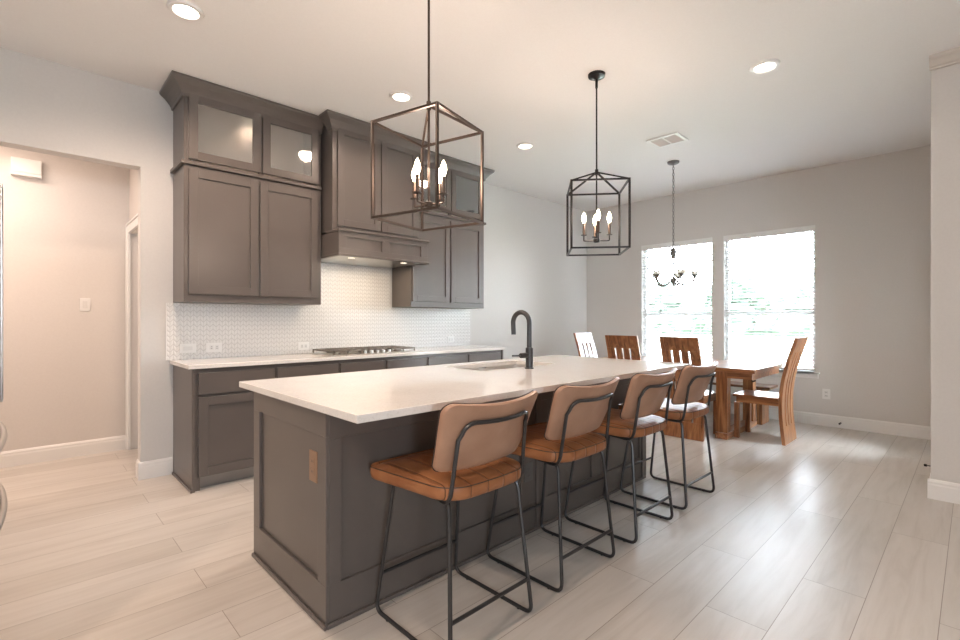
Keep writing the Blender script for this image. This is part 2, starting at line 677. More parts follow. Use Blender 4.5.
# crown on the right wall
cr = [(0, 0), (0.014, 0), (0.014, 0.014), (0.03, 0.022), (0.05, 0.05), (0.075, 0.062), (0.075, 0.08), (0, 0.08)]
struct('trim_1', MB().prism(cr, lambda a, b, h: Vector((4.535 - a, h, CEIL - 0.08 + b)), -4.0, 0.218), M_trim_shaded, 'crown moulding at the top of the right wall', 'trim')

# passage doorway: casing + door slab
dc = MB()
for y0, y1 in ((5.56, 5.628),):
    dc.box(0.708, 0.73, y0, y1, 0, 2.13)
    dc.box(0.700, 0.73, y1 - 0.02, y1, 0, 2.13)
dc.box(0.708, 0.73, 4.70, 5.56, 2.06, 2.13)
dc.box(0.700, 0.73, 4.70, 5.628, 2.13, 2.15)
dc.box(0.708, 0.73, 4.70, 4.75, 0, 2.06)
d1 = struct('door_1', dc, M_trim, 'white cased doorway on the passage side wall', 'door', bevel=0.003)
ds = MB()
ds.box(0.80, 0.835, 4.751, 5.574, 0.0, 2.059)
put('door_slab', ds, M_trim, d1, bevel=0.003)
# nook door on the right wall (edge-on from here): slab, casing, knob; glazing added for daylight
d2m = MB().box(5.30, 5.39, 0.212, 0.234, 0, 2.13).box(6.20, 6.29, 0.212, 0.234, 0, 2.13).box(5.30, 6.29, 0.212, 0.234, 2.05, 2.13)
d2 = struct('door_2', d2m, M_trim, 'white door in the nook behind the right wall corner, glazing added for daylight', 'door', bevel=0.003)
sm_ = MB().box(5.385, 5.50, 0.14, 0.185, 0.005, 2.055).box(6.09, 6.205, 0.14, 0.185, 0.005, 2.055)
sm_.box(5.50, 6.09, 0.14, 0.185, 0.005, 0.25).box(5.50, 6.09, 0.14, 0.185, 1.93, 2.055)
put('door_frame', sm_, M_trim, d2, bevel=0.003)
put('glass_pane', MB().box(5.495, 6.095, 0.160, 0.166, 0.245, 1.935), M_glass, d2)
kn = MB()
kn.lathe([(0.032, 0.0), (0.032, 0.006), (0.012, 0.010), (0.011, 0.03), (0.026, 0.038), (0.031, 0.052), (0.026, 0.066), (0.008, 0.072)], (6.145, 0.185, 0.915), 16, 'Y')
put('door_knob', kn, M_black, d2, smooth=True)


# windows
def build_window(n, y0, y1, lab):
    fr = MB()
    x0, x1 = WX + 0.085, WX + 0.15
    fw = 0.035
    fr.box(x0, x1, y0, y0 + fw, WZ0, WZ1)
    fr.box(x0, x1, y1 - fw, y1, WZ0, WZ1)
    fr.box(x0, x1, y0 + fw, y1 - fw, WZ0, WZ0 + fw)
    fr.box(x0, x1, y0 + fw, y1 - fw, WZ1 - fw, WZ1)
    fr.box(x0 - 0.005, x1, y0 + fw, y1 - fw, 1.30, 1.345)
    o = struct('window_%d' % n, fr, M_vinyl, lab, 'window', bevel=0.003)
    put('pane', MB().box(x0 + 0.03, x0 + 0.036, y0 + fw, y1 - fw, WZ0 + fw, 1.30), M_glass, o)
    put('pane', MB().box(x0 + 0.04, x0 + 0.046, y0 + fw, y1 - fw, 1.345, WZ1 - fw), M_glass, o)
    sl = MB().box(WX - 0.05, WX + 0.085, y0 - 0.0, y1 + 0.0, WZ0 - 0.0, WZ0 + 0.02)
    sl.box(WX - 0.05, WX, y0 - 0.05, y1 + 0.05, WZ0, WZ0 + 0.02)
    sl.box(WX - 0.018, WX, y0 - 0.035, y1 + 0.035, WZ0 - 0.055, WZ0)
    put('window_sill', sl, M_trim, o, bevel=0.003)


build_window(1, *W1, 'left double hung dining window behind the table')
build_window(2, *W2, 'right double hung dining window behind the end chair')


def build_blind(y0, y1, lab, wand_y):
    t = thing('window_blind', lab, 'blind', (WX + 0.045, (y0 + y1) / 2, WZ1), 0, 'white slatted blinds')
    hr_ = MB().box(WX + 0.012, WX + 0.075, y0 + 0.008, y1 - 0.008, WZ1 - 0.045, WZ1 - 0.002)
    hr_.box(WX - 0.006, WX + 0.006, y0 - 0.004, y1 + 0.004, WZ1 - 0.06, WZ1 + 0.014)
    put('headrail', hr_, M_blind, t, bevel=0.002)
    sl = MB()
    z = WZ0 + 0.075
    R = Matrix.Rotation(math.radians(13), 3, 'Y')
    while z < WZ1 - 0.07:
        sl.box(WX + 0.020, WX + 0.070, y0 + 0.005, y1 - 0.005, z - 0.0014, z + 0.0014, rot=R)
        z += 0.043
    put('slats', sl, M_blind, t)
    put('bottom_rail', MB().box(WX + 0.018, WX + 0.072, y0 + 0.012, y1 - 0.012, WZ0 + 0.03, WZ0 + 0.052), M_blind, t, bevel=0.003)
    for yy in (y0 + 0.16, (y0 + y1) / 2, y1 - 0.16):
        put('ladder_cord', MB().tube([(WX + 0.017, yy, WZ0 + 0.05), (WX + 0.017, yy, WZ1 - 0.05)], 0.0012, 4), M_blind, t)
    put('tilt_wand', MB().tube([(WX + 0.003, wand_y, WZ1 - 0.05), (WX + 0.003, wand_y, 1.42)], 0.0035, 6), M_nickel, t)


build_blind(*W1, 'white slatted blind in the left dining window', W1[1] - 0.09)
build_blind(*W2, 'white slatted blind in the right dining window', W2[1] - 0.11)

# tile backsplash
bs = MB()
bs.box(0.822, 4.112, KY - 0.010, KY, 0.914, 1.372)
bs.box(1.945, 2.905, KY - 0.010, KY, 1.372, 1.80)
o = struct('tile_backsplash', bs, M_tile, 'white embossed tile backsplash between counter and upper cabinets', 'backsplash')
struct('trim_2', MB().box(0.815, 0.822, KY - 0.012, KY, 0.914, 1.372), M_trim, 'thin white edge strip at the left end of the tile', 'trim')


# ================================================================= KITCHEN CABINETS
def shaker(mb, x0, x1, z0, z1, yf, th=0.02, rail=0.062, rec=0.012, pane=True):
    """door whose front lies at y=yf facing -Y"""
    yb = yf + th
    mb.box(x0, x0 + rail, yf, yb, z0, z1)
    mb.box(x1 - rail, x1, yf, yb, z0, z1)
    mb.box(x0 + rail, x1 - rail, yf, yb, z0, z0 + rail)
    mb.box(x0 + rail, x1 - rail, yf, yb, z1 - rail, z1)
    if pane:
        mb.box(x0 + rail, x1 - rail, yf + rec, yb, z0 + rail, z1 - rail)
    return mb


UPF = 4.105     # carcass front of the uppers (doors stand 2 cm proud)


def upper_cabinet(name, lab, x0, x1, z0, z1, doors, yf=UPF, glass=False, top_cap=True):
    t = thing(name, lab, 'cabinet', ((x0 + x1) / 2, KY - 0.012, z0))
    mb = MB()
    th = 0.018
    yb = KY - 0.012
    if glass:
        mb.box(x0, x0 + th, yf, yb, z0, z1)
        mb.box(x1 - th, x1, yf, yb, z0, z1)
        mb.box(x0 + th, x1 - th, yf, yb, z0, z0 + th)
        mb.box(x0 + th, x1 - th, yf, yb, z1 - th, z1)
        mb.box(x0 + th, x1 - th, yb - th, yb, z0 + th, z1 - th)
        # face frame
        mb.box(x0 + th, x0 + 0.05, yf, yf + 0.02, z0 + th, z1 - th)
        mb.box(x1 - 0.05, x1 - th, yf, yf + 0.02, z0 + th, z1 - th)
        mb.box(x0 + 0.05, x1 - 0.05, yf, yf + 0.02, z1 - 0.09, z1 - th)
        mid = (doors[0][1] + doors[1][0]) / 2
        mb.box(mid - 0.02, mid + 0.02, yf, yf + 0.02, z0 + th, z1 - 0.09)
    else:
        mb.box(x0, x1, yf, yb, z0, z1)
    put('carcass', mb, M_cab, t, bevel=0.002)
    if glass:
        lin = MB().box(x0 + th + 0.001, x1 - th - 0.001, yb - th - 0.004, yb - th - 0.001, z0 + th + 0.001, z1 - th - 0.001)
        put('back_lining', lin, M_cabin, t)
    for a, b, c, d in doors:
        do = put('door', shaker(MB(), a, b, c, d, yf - 0.020, pane=not glass), M_cab, t, bevel=0.0015)
        if glass:
            put('glass_pane', MB().box(a + 0.060, b - 0.060, yf - 0.012, yf - 0.008, c + 0.060, d - 0.060), M_cabglass, do)
    return t


CROWN = [(0, 0), (0.012, 0.0), (0.016, 0.020), (0.030, 0.045), (0.055, 0.075), (0.084, 0.098), (0.093, 0.108), (0.093, 0.125), (0, 0.125)]


def crown(parent, x0, x1, yf, yb, left=True, right=True, z1=None, h=None, yleft=None, yright=None):
    """mitred crown around a cabinet top: left side, front, right side"""
    z1 = CEIL - 0.004 if z1 is None else z1
    z0 = z1 - 0.125
    mb = MB()
    path = []
    rows = []
    for a, b in CROWN:
        row = []
        xl = x0 - a if left else x0
        xr = x1 + a if right else x1
        if left:
            row.append((xl, yleft or yb, z0 + b))
        row.append((xl, yf - a, z0 + b))
        row.append((xr, yf - a, z0 + b))
        if right:
            row.append((xr, yright or yb, z0 + b))
        rows.append([mb.bm.verts.new(p) for p in row])
    for A, B in zip(rows, rows[1:]):
        for i in range(len(A) - 1):
            mb.bm.faces.new((A[i], A[i + 1], B[i + 1], B[i]))
    # close the back and the ends
    A, B = rows[0], rows[-1]
    for i in range(len(A) - 1):
        mb.bm.faces.new((B[i], B[i + 1], A[i + 1], A[i]))
    mb.bm.faces.new([r[0] for r in rows])
    mb.bm.faces.new([r[-1] for r in rows][::-1])
    return put('crown_moulding', mb, M_cab, parent)


def midmould(parent, x0, x1, yf, yb, z, left=True, right=False):
    mb = MB()
    e = 0.022
    mb.box(x0 - (e if left else 0), x1 + (e if right else 0), yf - e, yf, z, z + 0.028)
    if left:
        mb.box(x0 - e, x0, yf, yb, z, z + 0.028)
    if right:
        mb.box(x1, x1 + e, yf, yb, z, z + 0.028)
    return put('ledge_moulding', mb, M_cab, parent, bevel=0.004)


BACK = KY - 0.012
# left stack
upper_cabinet('wall_cabinet', 'two door taupe wall cabinet left of the range hood', 0.863, 1.942, 1.374, 2.405,
              [(0.893, 1.393, 1.432, 2.378), (1.409, 1.905, 1.432, 2.378)])
g1 = upper_cabinet('glass_cabinet', 'glass door cabinet on top of the left wall cabinet', 0.863, 1.942, 2.408, 3.034,
                   [(0.893, 1.413, 2.452, 2.945), (1.429, 1.910, 2.452, 2.945)], glass=True)
crown(g1, 0.863, 1.942, UPF, BACK, True, False)
midmould(g1, 0.863, 1.942, UPF, BACK, 2.408, True, False)
pk = MB().lathe([(0.03, 0.0), (0.03, 0.012), (0.022, 0.012)], (1.44, 4.36, 2.998), 16)
put('puck_light', pk, M_lamp, g1)
pl = bpy.data.lights.new('puck_light_glow', 'SPOT')
pl.energy = 7
pl.color = WARM
pl.spot_size = math.radians(130)
pl.spot_blend = 0.8
pl.shadow_soft_size = 0.025
po = bpy.data.objects.new('puck_light_glow', pl)
po.location = (1.44, 4.36, 2.99)
C.objects.link(po)

# hood cabinet
HF = 3.93
h1 = upper_cabinet('hood_cabinet', 'tall two door cabinet standing forward above the range hood', 1.965, 2.905, 2.030, 3.034,
                   [(2.008, 2.445, 2.075, 2.955), (2.459, 2.885, 2.075, 2.955)], yf=HF)
crown(h1, 1.965, 2.905, HF, BACK, True, True, z1=CEIL - 0.003, yleft=4.006, yright=4.006)
# range hood box
hd = thing('range_hood', 'box shaped wooden range hood with panelled front over the cooktop', 'range hood', (2.435, 4.1, 1.80))
hb = MB()
hy = 3.795
hb.box(1.957, 2.915, hy + 0.015, BACK - 0.002, 1.815, 2.008)
sh = MB()
sh.box(1.957, 2.915, hy, hy + 0.015, 1.815, 1.862)
sh.box(1.957, 2.915, hy, hy + 0.015, 1.962, 2.008)
for a, b in ((1.957, 2.03), (2.39, 2.47), (2.835, 2.915)):
    sh.box(a, b, hy, hy + 0.015, 1.862, 1.962)
put('hood_body', hb, M_cab, hd, bevel=0.002)
put('front_panel', sh, M_cab, hd, bevel=0.0015)
lip = MB().box(1.945, 2.927, hy - 0.016, 4.03, 2.008, 2.028)
put('top_ledge', lip, M_cab, hd, bevel=0.005)
lb = MB()
lb.box(1.945, 2.927, hy - 0.016, hy + 0.03, 1.795, 1.815)
lb.box(1.945, 1.985, hy + 0.03, BACK - 0.002, 1.795, 1.815)
lb.box(2.887, 2.927, hy + 0.03, 4.06, 1.795, 1.815)
put('bottom_ledge', lb, M_cab, hd, bevel=0.004)
put('vent_insert', MB().box(1.99, 2.88, hy + 0.035, 4.42, 1.800, 1.814), M_steel, hd)
for xx in (2.15, 2.72):
    put('hood_lamp', MB().lathe([(0.03, 0), (0.03, 0.003)], (xx, 3.93, 1.797), 14), M_hoodlamp, hd)
area('hood_light', (2.435, 4.06, 1.79), (0, 0, 0), 0.75, 0.25, 4, (1.0, 0.80, 0.58))

# right stack
upper_cabinet('wall_cabinet', 'two door grey wall cabinet right of the range hood', 2.932, 4.004, 1.374, 2.380,
              [(2.945, 3.455, 1.432, 2.350), (3.472, 3.968, 1.432, 2.350)])
g2 = upper_cabinet('glass_cabinet', 'glass door cabinet on top of the right wall cabinet', 2.932, 4.004, 2.383, 3.034,
                   [(2.945, 3.466, 2.435, 2.945), (3.482, 3.968, 2.435, 2.945)], glass=True)
crown(g2, 2.932, 4.004, UPF, BACK, False, True)
midmould(g2, 2.932, 4.004, UPF, BACK, 2.383, False, True)

# base cabinets, one unit after another
BF = 3.885
edges = [0.863, 1.452, 2.000, 2.478, 2.976, 3.535, 4.092]
nm = ['base cabinet at the left end of the wall run, with drawer over door',
      'second base cabinet from the left, behind the island corner',
      'base cabinet under the left half of the cooktop',
      'base cabinet under the right half of the cooktop',
      'base cabinet just right of the cooktop',
      'base cabinet at the right end of the wall run']
for i in range(6):
    a, b = edges[i] + 0.0005, edges[i + 1] - 0.0005
    t = thing('base_cabinet', nm[i], 'cabinet', ((a + b) / 2, 4.2, 0), 0, 'base cabinets along the kitchen wall')
    mb = MB()
    mb.box(a, b, BF, BACK, 0.095, 0.883)
    mb.box(a, b, BF + 0.065, BACK, 0.0, 0.095)
    if i == 0:
        mb.box(a, a + 0.02, BF - 0.02, BF, 0.0, 0.883)          # finished end panel runs to the floor
        mb.box(a, a + 0.055, BF, BF + 0.065, 0.0, 0.095)
    if i == 5:
        mb.box(b - 0.02, b, BF - 0.02, BF + 0.065, 0.0, 0.883)
    put('carcass', mb, M_cab, t, bevel=0.0015)
    l, r = a + (0.042 if i == 0 else 0.010), b - (0.042 if i == 5 else 0.010)
    dr = MB().box(l, r, BF - 0.02, BF, 0.695, 0.852)
    put('drawer', dr, M_cab, t, bevel=0.003)
    put('door', shaker(MB(), l, r, 0.105, 0.675, BF - 0.02), M_cab, t, bevel=0.0015)
    if i == 0:
        put('shoe_moulding', MB().box(a - 0.012, a, BF - 0.03, KY - 0.018, 0, 0.018), M_cab, t, bevel=0.004)
        put('toe_kick_panel', MB().box(a + 0.056, b, BF + 0.055, BF + 0.064, 0.001, 0.09), M_steel_dark, t)

# back worktop
o = put('worktop', MB().box(0.838, 4.115, 3.852, KY - 0.011, 0.884, 0.914), M_quartz, bevel=0.003)
tag(o, 'long white quartz worktop on the wall base cabinets', 'countertop')

# cooktop
ct = thing('cooktop', 'stainless gas cooktop with black grates set in the wall worktop', 'cooktop', (2.43, 4.13, 0.914))
tr = MB().box(1.955, 2.905, 3.915, 4.40, 0.9145, 0.922)
put('tray', tr, M_steel, ct, bevel=0.003)
for gx0, gx1 in ((1.985, 2.27), (2.285, 2.575), (2.59, 2.875)):
    gb = MB()
    y0, y1 = 3.985 if gx0 == 2.285 else 3.945, 4.375
    z0, z1 = 0.946, 0.960
    wd = 0.012
    gb.box(gx0, gx1, y0, y0 + wd, z0, z1)
    gb.box(gx0, gx1, y1 - wd, y1, z0, z1)
    gb.box(gx0, gx0 + wd, y0, y1, z0, z1)
    gb.box(gx1 - wd, gx1, y0, y1, z0, z1)
    mx_ = (gx0 + gx1) / 2
    gb.box(mx_ - wd / 2, mx_ + wd / 2, y0, y1, z0, z1)
    for yy in (y0 + (y1 - y0) * 0.28, (y0 + y1) / 2, y0 + (y1 - y0) * 0.72):
        gb.box(gx0, gx1, yy - wd / 2, yy + wd / 2, z0, z1)
    for xx in (gx0, mx_ - wd / 2, gx1 - wd):
        for yy in (y0, y1 - wd):
            gb.box(xx, xx + wd, yy, yy + wd, 0.922, z0)
    put('grate', gb, M_iron, ct, bevel=0.001)
for bx, by, br_ in ((2.125, 4.05, 0.038), (2.125, 4.27, 0.045), (2.43, 4.20, 0.055), (2.73, 4.05, 0.045), (2.73, 4.27, 0.038)):
    put('burner', MB().lathe([(br_, 0), (br_, 0.010), (br_ * 0.75, 0.012), (br_ * 0.75, 0.019), (br_ * 0.6, 0.021)], (bx, by, 0.922), 18), M_iron, ct, smooth=True)
for k in range(5):
    kx = 2.30 + k * 0.066
    put('knob', MB().lathe([(0.021, 0), (0.021, 0.006), (0.017, 0.008), (0.016, 0.026), (0.012, 0.028)], (kx, 3.952, 0.922), 14), M_steel, ct, smooth=True)


# outlets / switches
def plate(name, lab, cat, centre, u, v, n, w_, h_, kind='outlet', mt=None, group=None):
    """wall plate centred at centre, spanning w_ along u and h_ along v, facing n"""
    c, u, v, n = Vector(centre), Vector(u), Vector(v), Vector(n)
    t = thing(name, lab, cat, centre, 0, group)

    def slab(mb, cu, cv, a, b, d0, d1):
        mb.prism([(-a, -b), (a, -b), (a, b), (-a, b)], lambda p, q, h: c + u * (cu + p) + v * (cv + q) + n * h, d0, d1)
        return mb
    put('face_plate', slab(MB(), 0, 0, w_ / 2, h_ / 2, 0, 0.006), mt or M_white, t, bevel=0.002)
    if kind == 'outlet':
        for s in (-1, 1):
            so = put('socket', slab(MB(), s * w_ * 0.17, 0, w_ * 0.12, h_ * 0.24, 0.006, 0.008), mt or M_socket, t, bevel=0.001)
            m2 = MB()
            slab(m2, s * w_ * 0.17, h_ * 0.09, 0.005, 0.0015, 0.008, 0.0084)
            slab(m2, s * w_ * 0.17, -h_ * 0.09, 0.006, 0.0015, 0.008, 0.0084)
            put('slots', m2, M_slot, so)
    else:
        put('rocker', slab(MB(), 0, 0, w_ * 0.27, h_ * 0.22, 0.006, 0.010), M_socket, t, bevel=0.001)
    return t


X, Y, Z = (1, 0, 0), (0, 1, 0), (0, 0, 1)
nY = (0, -1, 0)
yb_ = KY - 0.010
plate('light_switch', 'white rocker switch plate at the left end of the backsplash', 'switch', (0.967, yb_, 1.003), X, Z, nY, 0.118, 0.075, 'switch', group='plates on the tile')
plate('wall_outlet', 'white double outlet on the tile right of the rocker switch', 'outlet', (1.160, yb_, 1.003), X, Z, nY, 0.122, 0.078, group='plates on the tile')
plate('wall_outlet', 'white outlet on the tile left of the cooktop', 'outlet', (1.935, yb_, 0.985), X, Z, nY, 0.11, 0.075, group='plates on the tile')
plate('wall_outlet', 'white outlet at the right end of the backsplash', 'outlet', (3.78, yb_, 0.995), X, Z, nY, 0.11, 0.075, group='plates on the tile')
plate('light_switch', 'white light switch on the passage wall', 'switch', (0.402, 5.63, 1.375), Z, X, nY, 0.118, 0.075, 'switch')
plate('wall_outlet', 'white outlet on the grey wall right of the windows', 'outlet', (WX, 1.20, 0.372), Z, Y, (-1, 0, 0), 0.118, 0.075)

# doorbell chime box
db = thing('door_chime', 'white chime box high on the passage wall', 'door chime', (0.015, 5.63, 2.455))
put('housing', MB().box(-0.08, 0.11, 5.575, 5.63, 2.485, 2.605), M_white, db, bevel=0.006)
put('base_lip', MB().box(-0.082, 0.112, 5.565, 5.63, 2.455, 2.483), M_socket, db, bevel=0.005)

# ================================================================= ISLAND
IX0, IX1, IY0, IY1 = 0.868, 3.500, 1.792, 2.618
isl = thing('kitchen_island', 'long dark taupe panelled kitchen island cabinet under the quartz slab', 'island', ((IX0 + IX1) / 2, (IY0 + IY1) / 2, 0))
put('carcass', MB().box(IX0 + 0.014, IX1 - 0.014, IY0 + 0.014, IY1 - 0.02, 0, 0.66).box(IX0 + 0.014, 2.0, IY0 + 0.014, IY1 - 0.02, 0.66, 0.883).box(2.9, IX1 - 0.014, IY0 + 0.014, IY1 - 0.02, 0.66, 0.883).box(2.0, 2.9, IY0 + 0.014, 2.05, 0.66, 0.883).box(2.0, 2.9, IY1 - 0.06, IY1 - 0.02, 0.66, 0.883), M_cab, isl)


def frame_x(mb, y0, y1, x0, x1, z0, z1, openings, top, bot):
    """framed face in the XZ plane between y0 and y1 with recessed openings"""
    mb.box(x0, x1, y0, y1, z0, bot)
    mb.box(x0, x1, y0, y1, top, z1)
    px = x0
    for a, b in openings:
        mb.box(px, a, y0, y1, bot, top)
        px = b
    mb.box(px, x1, y0, y1, bot, top)
    return mb


ff = frame_x(MB(), IY0, IY0 + 0.0138, IX0 + 0.014, IX1, 0, 0.883, [(0.935, 1.500), (1.585, 2.045), (2.285, 2.770), (2.860, 3.43)], 0.755, 0.168)
put('seating_side_panel', ff, M_cab, isl, bevel=0.002)
put('pilaster', MB().box(2.168, 2.212, IY0 - 0.012, IY0, 0.02, 0.883), M_cab, isl, bevel=0.003)
put('pilaster', MB().box(3.452, 3.512, IY0 - 0.012, IY0, 0.02, 0.883), M_cab, isl, bevel=0.003)
ef = MB()
x0, x1 = IX0, IX0 + 0.0138
ef.box(x0, x1, IY0, IY1, 0, 0.168)
ef.box(x0, x1, IY0, IY1, 0.765, 0.883)
ef.box(x0, x1, IY0, 1.868, 0.168, 0.765)
ef.box(x0, x1, 2.535, IY1, 0.168, 0.765)
put('end_panel', ef, M_cab, isl, bevel=0.002)
fe = MB().box(IX1 - 0.0138, IX1, IY0 + 0.014, IY1, 0, 0.883)
put('end_panel', fe, M_cab, isl, bevel=0.002)
sm = MB()
sm.box(IX0 - 0.012, IX0, IY0 - 0.012, IY1, 0, 0.02)
sm.box(IX0, IX1 + 0.012, IY0 - 0.012, IY0, 0, 0.02)
sm.box(IX1, IX1 + 0.012, IY0, IY1, 0, 0.02)
put('shoe_moulding', sm, M_cab, isl, bevel=0.005)
# kitchen-side doors of the island
for a, b in ((0.90, 1.40), (1.42, 1.99), (2.01, 2.45), (2.47, 2.90), (2.92, 3.48)):
    md = MB()
    shaker(md, a, b, 0.105, 0.86, -0.02)
    for v in md.bm.verts:
        v.co.y = IY1 - 0.02 - v.co.y - 0.02 + 0.0
    put('door', md, M_cab, isl)

# quartz slab with sink cut-out
SX0, SX1, SY0, SY1 = 2.085, 2.815, 2.135, 2.525
CX0, CX1, CY0, CY1 = 0.810, 3.545, 1.442, 2.664
sl = MB()
xs, ys = [CX0, SX0, SX1, CX1], [CY0, SY0, SY1, CY1]
grid = {}
for zi, z in enumerate((0.884, 0.914)):
    for i, x in enumerate(xs):
        for j, y in enumerate(ys):
            grid[(i, j, zi)] = sl.bm.verts.new((x, y, z))
for i in range(3):
    for j in range(3):
        if (i, j) == (1, 1):
            continue
        for zi in (0, 1):
            sl.bm.faces.new([grid[(i, j, zi)], grid[(i + 1, j, zi)], grid[(i + 1, j + 1, zi)], grid[(i, j + 1, zi)]])
for i in range(3):
    sl.bm.faces.new([grid[(i, 0, 0)], grid[(i + 1, 0, 0)], grid[(i + 1, 0, 1)], grid[(i, 0, 1)]])
    sl.bm.faces.new([grid[(i, 3, 0)], grid[(i + 1, 3, 0)], grid[(i + 1, 3, 1)], grid[(i, 3, 1)]])
    sl.bm.faces.new([grid[(0, i, 0)], grid[(0, i + 1, 0)], grid[(0, i + 1, 1)], grid[(0, i, 1)]])
    sl.bm.faces.new([grid[(3, i, 0)], grid[(3, i + 1, 0)], grid[(3, i + 1, 1)], grid[(3, i, 1)]])
for j in (1, 2):
    sl.bm.faces.new([grid[(1, j, 0)], grid[(2, j, 0)], grid[(2, j, 1)], grid[(1, j, 1)]])
for i in (1, 2):
    sl.bm.faces.new([grid[(i, 1, 0)], grid[(i, 2, 0)], grid[(i, 2, 1)], grid[(i, 1, 1)]])
o = put('island_countertop', sl, M_quartz, bevel=0.003)
tag(o, 'white quartz slab on the kitchen island with a sink cut-out', 'countertop')

# sink
sk = thing('sink', 'stainless undermount double sink sunk in the island countertop', 'sink', (2.45, 2.33, 0.68))


def bowl(x0, x1, y0, y1):
    mb = MB()
    cx, cy = (x0 + x1) / 2, (y0 + y1) / 2
    hx, hy_ = (x1 - x0) / 2, (y1 - y0) / 2
    oo = rrect(hx, hy_, 0.05, 5)
    f = lambda a, b, h: Vector((cx + a, cy + b, h))
    rings = []
    for ins, z in ((0, 0.8835), (0, 0.70), (0.02, 0.685), (0.06, 0.68), (0.09, 0.679)):
        ring = []
        for a, b in oo:
            d = math.hypot(a, b)
            k = (d - ins) / d
            ring.append(mb.bm.verts.new(f(a * k, b * k, z)))
        rings.append(ring)
    n = len(oo)
    for A, B in zip(rings, rings[1:]):
        for j in range(n):
            mb.bm.faces.new((A[j], A[(j + 1) % n], B[(j + 1) % n], B[j]))
    mb.bm.faces.new(rings[-1])
    return mb


for a, b in ((SX0 - 0.006, 2.445), (2.463, SX1 + 0.006)):
    bo = put('bowl', bowl(a, b, SY0 - 0.006, SY1 + 0.006), M_sink, sk, smooth=True)
    put('drain', MB().lathe([(0.04, 0), (0.04, 0.004), (0.02, 0.005)], ((a + b) / 2, 2.34, 0.679), 16), M_steel_dark, bo)
put('divider', MB().box(2.4455, 2.4625, SY0 - 0.004, SY1 + 0.004, 0.80, 0.868), M_steel, sk, bevel=0.003)

# faucet
fc = thing('faucet', 'gunmetal gooseneck faucet standing on the island countertop by the sink', 'faucet', (2.416, 2.045, 0.914))
fx, fy = 2.416, 2.045
put('base', MB().lathe([(0.031, 0), (0.031, 0.006), (0.025, 0.009), (0.025, 0.135), (0.021, 0.138), (0.0165, 0.14)], (fx, fy, 0.914), 20), M_faucet, fc, smooth=True)
R_ = 0.072
pts = [(fx, fy, 1.05), (fx, fy, 1.215)]
for k in range(1, 15):
    a = PI - PI * k / 14 * 1.04
    pts.append((fx, fy + R_ + R_ * math.cos(a), 1.215 + R_ * math.sin(a)))
pts.append((fx, pts[-1][1] - 0.004, 1.135))
put('spout', MB().tube(pts, 0.0165, 12), M_faucet, fc, smooth=True)
lv = MB()
lv.lathe([(0.016, 0.02), (0.017, 0.024), (0.017, 0.085), (0.015, 0.088)], (fx, fy, 1.003), 14, 'X')
for v in lv.bm.verts:
    v.co.x = fx - (v.co.x - fx)
put('handle_hub', lv, M_faucet, fc, smooth=True)
put('lever', MB().tube([(fx - 0.088, fy, 1.003), (fx - 0.165, fy, 1.006)], 0.0055, 8), M_faucet, fc, smooth=True)

# island outlets
plate('wall_outlet', 'copper toned outlet on the end panel of the island', 'outlet', (IX0 + 0.0138, 1.928, 0.620), Z, Y, (-1, 0, 0), 0.13, 0.07, 'outlet', M_copper)
M_darkplate = mat('dark_plate', (0.13, 0.12, 0.115), 0.4)
plate('wall_outlet', 'dark outlet on the seating side of the island behind the first stool', 'outlet', (2.105, IY0, 0.355), Z, X, nY, 0.105, 0.07, 'outlet', M_darkplate)


